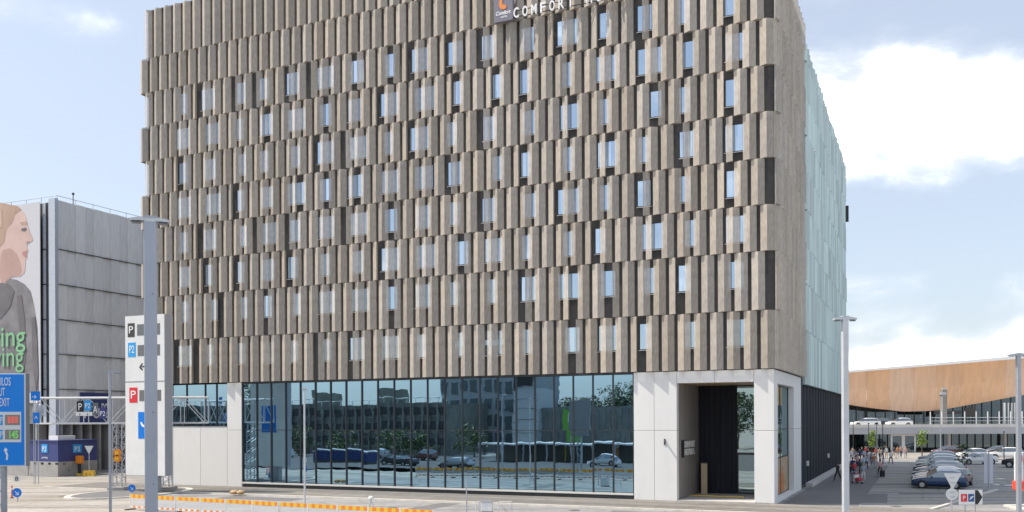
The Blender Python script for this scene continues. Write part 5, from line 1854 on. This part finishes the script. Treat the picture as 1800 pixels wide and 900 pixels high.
def body_mesh(pose):
    """one continuous body grown round a skeleton; the person faces -y"""
    vs, es, rad, tagm = [], [], [], []

    def v(p, r):
        vs.append(p); rad.append(r); return len(vs) - 1
    st, arm = pose['stride'], pose['arm']
    pel = v((0, 0, .96), (.155, .115))
    wai = v((0, 0, 1.12), (.135, .10)); che = v((0, -.01, 1.33), (.165, .115)); nek = v((0, -.01, 1.49), (.055, .055))
    chin = v((0, -.035, 1.56), (.062, .07)); hd = v((0, -.02, 1.65), (.078, .095)); crown = v((0, -.005, 1.735), (.055, .065))
    chain = [(pel, wai, 1), (wai, che, 1), (che, nek, 1), (nek, chin, 0), (chin, hd, 0), (hd, crown, 0)]
    for s_ in (-1, 1):
        f = st * s_
        hp = v((.10 * s_, 0, .90), (.09, .09)); kn = v((.105 * s_, -.20 * f - .02, .50), (.062, .065)); an = v((.105 * s_, -.34 * f + (.06 if f < 0 else 0), .10 + (.05 if f < 0 else 0)), (.042, .045))
        toe = v((.115 * s_, -.34 * f - .15 + (.06 if f < 0 else 0), .04), (.035, .03))
        chain += [(pel, hp, 2), (hp, kn, 2), (kn, an, 2), (an, toe, 3)]
        g_ = -arm * s_
        sh_ = v((.185 * s_, -.01, 1.40), (.06, .06)); el = v((.235 * s_, -.10 * g_ + .03, 1.13), (.042, .042)); wr = v((.23 * s_, -.24 * g_ - .05, .90), (.03, .03)); ha = v((.225 * s_, -.27 * g_ - .06, .84), (.036, .022))
        chain += [(che, sh_, 1), (sh_, el, 1), (el, wr, 1 if pose['sleeve'] else 0), (wr, ha, 0)]
    me = bpy.data.meshes.new("body")
    me.from_pydata(vs, [(a, c) for a, c, _ in chain], [])
    o = bpy.data.objects.new("body", me); COL.objects.link(o)
    sk = o.modifiers.new("skin", 'SKIN')
    for i, r in enumerate(rad):
        me.skin_vertices[0].data[i].radius = r
    me.skin_vertices[0].data[0].use_root = True
    ss = o.modifiers.new("sub", 'SUBSURF'); ss.levels = 1
    bpy.context.view_layer.update()
    ev = bpy.data.meshes.new_from_object(o.evaluated_get(bpy.context.evaluated_depsgraph_get()))
    bpy.data.objects.remove(o)
    # hands: five short fingers on each
    bm = bmesh.new(); bm.from_mesh(ev)
    for s_ in (-1, 1):
        g_ = -arm * s_
        for k_ in range(5):
            base = Vector((.225 * s_, -.27 * g_ - .06, .84))
            if k_ < 4:
                a = base + Vector((-.004 * s_, (k_ - 1.5) * .02, -.015)); d = Vector((-.012 * s_, (k_ - 1.5) * .004, -.075 + .010 * abs(k_ - 1.5)))
            else:
                a = base + Vector((-.005 * s_, -.032, .01)); d = Vector((-.02 * s_, -.03, -.045))
            r = .008
            q = []
            for c_, rr in ((a, r), (a + d * .55 + Vector((-.004 * s_, 0, 0)), r * .9), (a + d, r * .6)):
                q.append([bm.verts.new(c_ + Vector((x * rr, y * rr, 0))) for x, y in ((1, 0), (0, 1), (-1, 0), (0, -1))])
            for u_, w_ in zip(q, q[1:]):
                for i in range(4):
                    bm.faces.new((u_[i], u_[(i + 1) % 4], w_[(i + 1) % 4], w_[i]))
            bm.faces.new(q[-1])
        # ears, eyes
        for z, x, y, rr in ((1.645, .083, -.01, .022), ):
            bmesh.ops.create_icosphere(bm, subdivisions=1, radius=rr, matrix=Matrix.Translation((x * s_, y, z)))
    bmesh.ops.create_icosphere(bm, subdivisions=1, radius=.02, matrix=Matrix.Translation((0, -.122, 1.62)))
    bmesh.ops.recalc_face_normals(bm, faces=bm.faces)
    bm.to_mesh(ev); bm.free()
    segs = [(Vector(vs[a]), Vector(vs[c]), m) for a, c, m in chain]
    for p in ev.polygons:
        p.use_smooth = True
        c_ = p.center
        best, bm_ = 9, 0
        for a, c, m in segs:
            d = c - a; t_ = max(0, min(1, (c_ - a).dot(d) / d.length_squared)); q = (c_ - (a + d * t_)).length
            if q < best:
                best, bm_ = q, m
        if c_.z > 1.53: bm_ = 0
        p.material_index = bm_
    return ev


hair = MB()
hair.ball((0, .012, 1.685), .092, .105, .088, 12, 8)
hair = hair.mesh("hair", M_BLACK, True)
hl_ = MB(); hl_.ball((0, .03, 1.65), .10, .095, .15, 12, 8); hair_long = hl_.mesh("hair", M_BLACK, True)
POSES = [body_mesh(dict(stride=1.0, arm=1.0, sleeve=True)), body_mesh(dict(stride=-.8, arm=-.9, sleeve=False)), body_mesh(dict(stride=.12, arm=.2, sleeve=True)), body_mesh(dict(stride=-.3, arm=.1, sleeve=False))]
M_SKIN = mat("skin", (0.52, 0.33, 0.24), rough=0.6)
M_HAIRD = mat("hair_dark", (0.04, 0.028, 0.02), rough=0.6)
M_HAIRB = mat("hair_blond", (0.38, 0.26, 0.12), rough=0.6)
cl = lambda n, c: mat("cloth_" + n, c, rough=0.85, vary=0.1, nscale=8)
C_BLK, C_RED, C_WHT, C_GRY = cl("black", (.02, .02, .022)), cl("red", (.50, .06, .07)), cl("white", (.75, .74, .72)), cl("grey", (.30, .30, .33))
C_NVY, C_PNK, C_GRN, C_TAN = cl("navy", (.03, .04, .12)), cl("pink", (.62, .36, .34)), cl("dark_green", (.03, .07, .05)), cl("tan", (.46, .33, .22))
C_LBL, C_ORG, C_SHO = cl("light_blue", (.42, .50, .62)), cl("rust", (.50, .20, .10)), cl("shoe", (.05, .045, .04))


def person(label, px, py, pose, top_, leg_, facing, hair_m=None, longh=False, scale=1.0):
    g_ = G(px, py)
    o = thing("person", label, "person", g_, facing, "people walking on the plaza beside the hotel")
    o.scale = (scale,) * 3
    me = POSES[pose]
    if len(me.materials) < 4:
        for m in (M_SKIN, C_BLK, C_BLK, C_SHO): me.materials.append(m)
    b_ = link("body", me, o)
    for i, m in enumerate((M_SKIN, top_, leg_, C_SHO)):
        b_.material_slots[i].link = 'OBJECT'; b_.material_slots[i].material = m
    h = link("hair", hair_long if longh else hair, o)
    h.material_slots[0].link = 'OBJECT'; h.material_slots[0].material = hair_m or M_HAIRD
    return o


BK, FR = math.pi, 0.0      # walking away / towards the camera
person("person in black top and trousers beside the tall pale lamp post", 1472.5, 846, 0, C_BLK, C_BLK, BK + .4)
person("person all in black standing just right of the lamp post", 1495, 848, 2, C_BLK, C_BLK, BK)
person("person in red jacket and navy trousers near the lamp post", 1502, 842, 1, C_RED, C_NVY, BK + .2)
person("person in dark green top with long dark hair", 1512.5, 838, 2, C_GRN, C_BLK, FR + .5, None, True)
person("person in light blue top leaning by the grey luggage trolley", 1517.5, 848, 3, C_LBL, C_WHT, FR - .7, M_HAIRB)
person("person in grey top and black trousers walking by the bright tree", 1532, 818, 1, C_GRY, C_BLK, BK - .2)
person("person in pink top and black trousers in the middle of the plaza", 1547, 838, 0, C_PNK, C_BLK, BK, None, True)
person("person in white top and black trousers on the empty plaza side", 1566, 816, 0, C_WHT, C_BLK, FR)
person("person in white shirt farthest left of the distant group", 1496, 812, 2, C_WHT, C_GRY, FR + .3)
person("person in grey coat within the distant group", 1504, 814, 3, C_GRY, C_NVY, BK)
person("person in navy coat at the heart of the distant group", 1511, 812, 2, C_NVY, C_BLK, FR)
person("person in light blue shirt right of the navy coat", 1519, 813, 1, C_LBL, C_GRY, BK)
person("person in black coat under the bright green tree", 1526, 811, 2, C_BLK, C_BLK, FR)
person("person in red top far off before the terminal doors", 1540, 808, 3, C_RED, C_GRY, BK)
person("person in tan coat far off right of the red top", 1546, 809, 1, C_TAN, C_BLK, FR)
person("person in white top far off with blond hair", 1558, 806, 2, C_WHT, C_TAN, FR, M_HAIRB)
person("person in rust coloured top standing by the white door frames", 1578, 805, 2, C_ORG, C_GRY, BK)
person("person in tan top standing right of the rust coloured one", 1584, 804, 3, C_TAN, C_NVY, FR)
person("person in pink top standing near the tail of the car row", 1592, 806, 2, C_PNK, C_GRY, FR, M_HAIRB)


more = [("person in white shirt walking close to the hotel flank", 1483, 838, 0, C_WHT, C_GRY, BK), ("person in navy jacket behind the red jacket", 1499, 834, 2, C_NVY, C_BLK, BK),
        ("person in pink shirt left of the bright tree", 1507, 826, 1, C_PNK, C_NVY, FR), ("person in light blue shirt half way up the plaza", 1518, 828, 0, C_LBL, C_GRY, BK),
        ("person in grey coat next to the light blue shirt", 1523, 826, 2, C_GRY, C_BLK, BK), ("person in rust top walking ahead of the pink top", 1537, 824, 1, C_ORG, C_GRY, BK),
        ("person in white top with blond hair before the bright tree", 1528, 815, 3, C_WHT, C_LBL, FR), ("person in black jacket at the rear of the distant group", 1515, 807, 2, C_BLK, C_NVY, FR),
        ("person in tan jacket at the rear left of the distant group", 1499, 807, 3, C_TAN, C_GRY, BK), ("person in red shirt at the rear of the distant group", 1522, 806, 2, C_RED, C_BLK, FR),
        ("person in grey shirt by the slim dark pole", 1551, 810, 0, C_GRY, C_NVY, BK), ("person in navy shirt crossing before the white door frames", 1571, 807, 1, C_NVY, C_TAN, FR + 1.2)]
for m_ in more:
    person(*m_)


def suitcase(label, px, py, m, rz):
    o = thing("suitcase", label, "suitcase", G(px, py), rz, "luggage of the people on the plaza")
    b = MB(); b.box(-.22, .22, -.13, .13, .06, .68); bevel(b.build("shell", m, o), 0.04)
    b = MB(); b.tube((-.12, .1, .68), (-.12, .1, 1.0), .012); b.tube((.12, .1, .68), (.12, .1, 1.0), .012); b.tube((-.12, .1, 1.0), (.12, .1, 1.0), .015); b.build("handle", M_GALV, o)
    for x in (-.17, .17):
        b = MB(); b.tube((x, -.02, .035), (x, .02, .035), .035); b.build("wheel", M_BLACK, o)


suitcase("black suitcase behind the person in the pink top", 1551, 839, C_BLK, .2)
suitcase("red suitcase pulled by the person in the red jacket", 1506, 845, C_RED, .5)
suitcase("navy suitcase standing in the distant group", 1508, 816, C_NVY, .1)
g_ = G(1509, 850)
o = thing("luggage_trolley", "grey luggage trolley carrying a red bag and a pale case", "trolley", g_, .5)
b = MB(); b.box(-.35, .35, -.5, .5, .18, .22); b.tube((-.33, .48, .2), (-.33, .55, 1.02), .018); b.tube((.33, .48, .2), (.33, .55, 1.02), .018); b.tube((-.33, .55, 1.02), (.33, .55, 1.02), .02); b.build("frame", M_GALV, o)
for x, y in ((-.3, .42), (.3, .42), (0, -.42)):
    b = MB(); b.tube((x - .02, y, .09), (x + .02, y, .09), .09, seg=12); b.build("wheel", M_BLACK, o)
o2 = thing("travel_bag", "red travel bag lying on the grey luggage trolley", "bag", g_ + Vector((0, -.1, .23)), .5)
b = MB(); b.box(-.3, .3, -.22, .22, 0, .3); bevel(b.build("bag_body", C_RED, o2), .08, 3)
b = MB(); b.tube((-.12, 0, .29), (-.1, 0, .36), .012); b.tube((.12, 0, .29), (.1, 0, .36), .012); b.tube((-.1, 0, .36), (.1, 0, .36), .014); b.build("strap", C_BLK, o2)
o2 = thing("pale_case", "pale hard case standing at the back of the luggage trolley", "suitcase", g_ + Vector((-.12, .22, .23)), .5)
b = MB(); b.box(-.28, .28, -.12, .12, 0, .55); bevel(b.build("shell", C_WHT, o2), .04)
b = MB(); b.box(-.1, .1, -.02, .02, .55, .6); b.build("handle", C_BLK, o2)

# ------------------------------------------------------------------ what stands across the road (seen in the glass wall)
OC = local((0, 0, CAM_H))


def across(px, py, D):
    """hotel-frame point, D metres in front of the glass, whose mirror image is seen at this pixel"""
    xf, zf = front_x(px, py), front_z(px, py)
    k_ = (-OC.y + D) / -OC.y
    return Vector((OC.x + (xf - OC.x) * k_, -D, CAM_H + (zf - CAM_H) * k_))


def block(name, label, cat, px0, px1, py_top, D, depth, m, z0=0.0):
    a, c = across(px0, py_top, D), across(px1, py_top, D)
    o = thing(name, label, cat, world_of(a.x, -D, 0), -YAW)
    w_ = c.x - a.x
    ztop = (a.z + c.z) / 2
    b = MB(); b.box(0, w_, -depth, 0, z0, ztop); b.build("wall", m, o)
    return o, w_, ztop


M_DKC = mat("deck_brown_concrete", (0.21, 0.21, 0.185), rough=0.85, vary=0.25, nscale=0.5)
M_GLAZD = mat("dark_glazing", (0.10, 0.12, 0.125), rough=0.15)
M_OLIVE = mat("olive_panels", (0.20, 0.21, 0.17), rough=0.7, vary=0.25, nscale=0.4)
o, w_, zt = block("car_deck", "long brown car deck across the road, mirrored in the left of the glass wall", "building", 285, 788, 711, 80, 30, M_DKC)
for j, z in enumerate((1.6, 4.2, 6.8)):
    NBAL = 18
    b = MB(); b.box(0.2, w_ - .2, 0.0, 0.25, z, z + 1.25); b.build("dark_opening", M_CLAD, o)
    for i in range(NBAL):
        b = MB(); b.box(w_ * i / NBAL + 1, w_ * i / NBAL + w_ / NBAL - 1.2, 0.26, 0.32, z - .55, z - .05); b.build("balustrade", M_OLIVE, o)
for i in range(38):
    b = MB(); b.box(w_ * i / 37 - .2, w_ * i / 37 + .2, 0.255, 0.5, 0, zt); b.build("fin", M_DKC, o)
b = MB()
for i in range(40):
    b.tube((w_ * i / 39, 0.1, zt), (w_ * i / 39, 0.1, zt + 1.0), .05)
b.tube((0, .1, zt + 1.0), (w_, .1, zt + 1.0), .05)
tag(b.build("roof_rail", M_PALEGALV, o), kind='stuff')
for a_, c_ in ((540, 562), (656, 680)):
    x0, x1 = across(a_, 690, 84).x, across(c_, 690, 84).x
    bx = local(o.location)
    b = MB(); b.box(x0 - bx.x, x1 - bx.x, -12, -4, zt + .002, zt + 2.6); b.build("plant_room", M_OLIVE, o)
o, w_, zt = block("office_block", "tall grey office block across the road, mirrored mid way along the glass wall", "building", 776, 898, 645, 95, 25, mat("office_grey", (0.33, 0.35, 0.36), rough=0.6, vary=0.15))
for j in range(7):
    for i in range(7):
        b = MB(); b.box(w_ * i / 7 + .35, w_ * (i + 1) / 7 - .35, 0.0, 0.12, 1.2 + j * 3.3, 3.5 + j * 3.3); b.build("window", M_GLAZD, o)
o, w_, zt = block("stair_tower", "pale panelled stair tower across the road with a dark sign on top", "tower", 896, 938, 682, 88, 10, mat("tower_pale", (0.48, 0.50, 0.50), rough=0.6, vary=0.08))
for j in range(6):
    b = MB(); b.box(-.05, w_ + .05, 0.0, 0.06, 1.5 + j * 2, 1.56 + j * 2); b.build("joint", M_FRAME, o)
b = MB(); b.box(w_ * .1, w_ * .9, 0.0, 0.4, zt + .01, zt + 2.6); b.build("sign_board", M_BLACK, o)
o, w_, zt = block("low_hall", "low grey hall across the road, mirrored in the right of the glass wall", "building", 940, 1125, 716, 90, 25, mat("hall_grey", (0.20, 0.205, 0.20), rough=0.7, vary=0.2, nscale=.5))
for i in range(18):
    b = MB(); b.box(w_ * i / 18 + .2, w_ * i / 18 + .5, 0, .2, 0, zt - .4); b.build("fin", M_DKC, o)
b = MB(); b.box(w_ * .28, w_ * .47, 0.25, 0.4, 2.0, zt - .6); b.build("green_banner", mat("banner_lime", (0.16, 0.42, 0.05), rough=0.7), o)
b = MB(); b.box(w_ * .33, w_ * .41, 0.41, 0.43, 5, 7); b.build("banner_print", M_WHITE, o)
a, c = across(838, 778, 55), across(1125, 778, 55)
o = thing("canopy", "thin white canopy roof across the road, mirrored low in the glass wall", "canopy", world_of(a.x, -55, 0), -YAW)
w_ = c.x - a.x
b = MB(); b.box(0, w_, -5, 0, a.z - .25, a.z); b.build("roof", M_WHITE, o)
for i in range(8):
    b = MB(); b.box(w_ * i / 7 - .08, w_ * i / 7 + .08, -.3, -.1, 0, a.z - .252); b.build("post", M_GALV, o)
b = MB(); b.box(0.2, w_ - .2, -4.9, -4.7, 0, a.z - .26); b.build("back_wall", M_DKC, o)
a, c = across(545, 792, 42), across(645, 792, 42)
o = thing("site_container", "blue site container across the road, mirrored low in the left glass panes", "container", world_of(a.x, -42, 0.0), -YAW)
w_ = c.x - a.x
M_CONT = mat("container_blue", (0.02, 0.05, 0.19), rough=0.5, vary=0.2)
b = MB(); b.box(0, w_, -2.5, 0, 0.35, a.z); b.build("shell", M_CONT, o)
for i in range(24):
    b = MB(); b.box(w_ * i / 24 + .05, w_ * i / 24 + w_ / 48, 0, .06, .5, a.z - .15); b.build("rib", M_CONT, o)
b = MB(); b.box(-.1, w_ + .1, -2.6, .1, a.z + .002, a.z + .12); b.build("roof", M_GALV, o)
b = MB(); b.box(0, w_, -2.4, -.1, 0, .348); b.build("skid", M_PLINTH, o)
for i, px in enumerate((928, 947, 962, 988, 1012, 1040, 1085)):
    a = across(px, 812, 57 + 3 * (i % 3))
    o = thing("work_post", ["orange site post, mirrored left of the pale tower", "yellow site post mirrored under the pale tower", "orange site post mirrored below the lime banner's left edge", "orange tall site post mirrored below the lime banner",
                            "yellow site post mirrored right of the lime banner", "orange site post mirrored mid way to the white pier", "yellow site post mirrored next to the white pier"][i], "post", world_of(a.x, a.y, 0), 0, "coloured site posts across the road")
    b = MB(); b.tube((0, 0, .1), (0, 0, 2.6), .09, .09); b.build("post", M_ORG if i % 2 == 0 else M_YEL, o)
    b = MB(); b.tube((0, 0, 0), (0, 0, .1), .3); b.build("foot", M_BLACK, o)
    b = MB(); b.tube((0, 0, 1.9), (0, 0, 2.2), .1); b.build("band", M_WHITE, o)
for lab, kd, pt, px, D in (("white estate parked across the road, mirrored at the far left of the glass", 'wagon', P_WHITE, 450, 28), ("dark saloon parked across the road, mirrored beside the blue container", 'sedan', P_DARK, 700, 40),
                           ("silver hatchback across the road, mirrored below the office block", 'hatch', P_SILV, 800, 36), ("white hatchback across the road, mirrored near the white pier", 'hatch', P_WHITE, 1060, 45)):
    a = across(px, 800, D)
    car(lab, kd, pt, world_of(a.x, a.y, 0), -YAW + .1, "cars across the road")
sp_ = [(436, 96, 15.5, 5), (962, 118, 12, 5), (985, 122, 11, 4.5), (1012, 125, 13.5, 5), (1040, 120, 12.5, 5), (1066, 124, 15, 5.5), (1090, 121, 16.5, 5.5), (1112, 126, 18, 6), (1135, 122, 17, 6), (930, 124, 11, 5)]
side = ["far left end of the car deck", "hall's left end", "pale stair tower", "lime banner", "hall's middle", "hall's right half", "hall's right end", "hall's far right corner", "hall beyond its right corner", "office block's right side"]
for i, (px, D, h, r) in enumerate(sp_):
    h, r = h * (0.72 if i else 0.9), r * .8
    a = across(px, 700, D)
    tree("dark green tree across the road behind the %s" % side[i], world_of(a.x, a.y, 0), h, r, 2200, 0.26, M_LEAF3, .25, "trees across the road", .35, 20 + i, "broadleaf_tree")

for i, (px, D, h, r) in enumerate(((470, 62, 3.6, 2.2), (520, 66, 4.2, 2.6), (600, 64, 3.2, 2.4), (690, 63, 4.0, 2.6), (735, 66, 3.4, 2.2), (830, 70, 4.6, 2.4))):
    a = across(px, 780, D)
    tree(["round shrub across the road at the far left of the car deck", "taller round shrub across the road left of the site container", "low shrub across the road behind the site container",
          "round shrub across the road right of the site container", "low shrub across the road by the car deck's right end", "slender shrub across the road before the office block"][i], world_of(a.x, a.y, 0), h, r, 500, 0.28, M_LEAF2, .1, "shrubs across the road", 0, 60 + i, "round_shrub")
for i, (px, D, kd, pt, lab) in enumerate(((490, 58, 'suv', P_WHITE, "white van across the road, mirrored left of the blue container"), (660, 58, 'wagon', P_SILV, "silver estate across the road, mirrored right of the blue container"), (745, 57, 'suv', P_MAR, "maroon high roofed car across the road, mirrored in the middle panes"),
        (900, 62, 'suv', P_BLUE, "blue high roofed car across the road under the pale tower"), (1000, 64, 'sedan', P_GREY, "grey saloon across the road under the lime banner"))):
    a = across(px, 800, D)
    car(lab, kd, pt, world_of(a.x, a.y, 0), -YAW + .05 * i, "cars across the road")

for i, (x, D, h, r) in enumerate(((-13, 98, 9.0, 3.6), (-18, 104, 11.5, 4.2), (-23, 99, 10, 4.0))):
    tree(["shorter tree across the road mirrored in the entrance glass", "tallest tree across the road mirrored in the entrance glass", "left tree across the road mirrored in the entrance glass"][i],
         world_of(x, -D, 0), h, r, 2200, 0.26, M_LEAF3, .25, "trees across the road", .35, 80 + i, "broadleaf_tree")
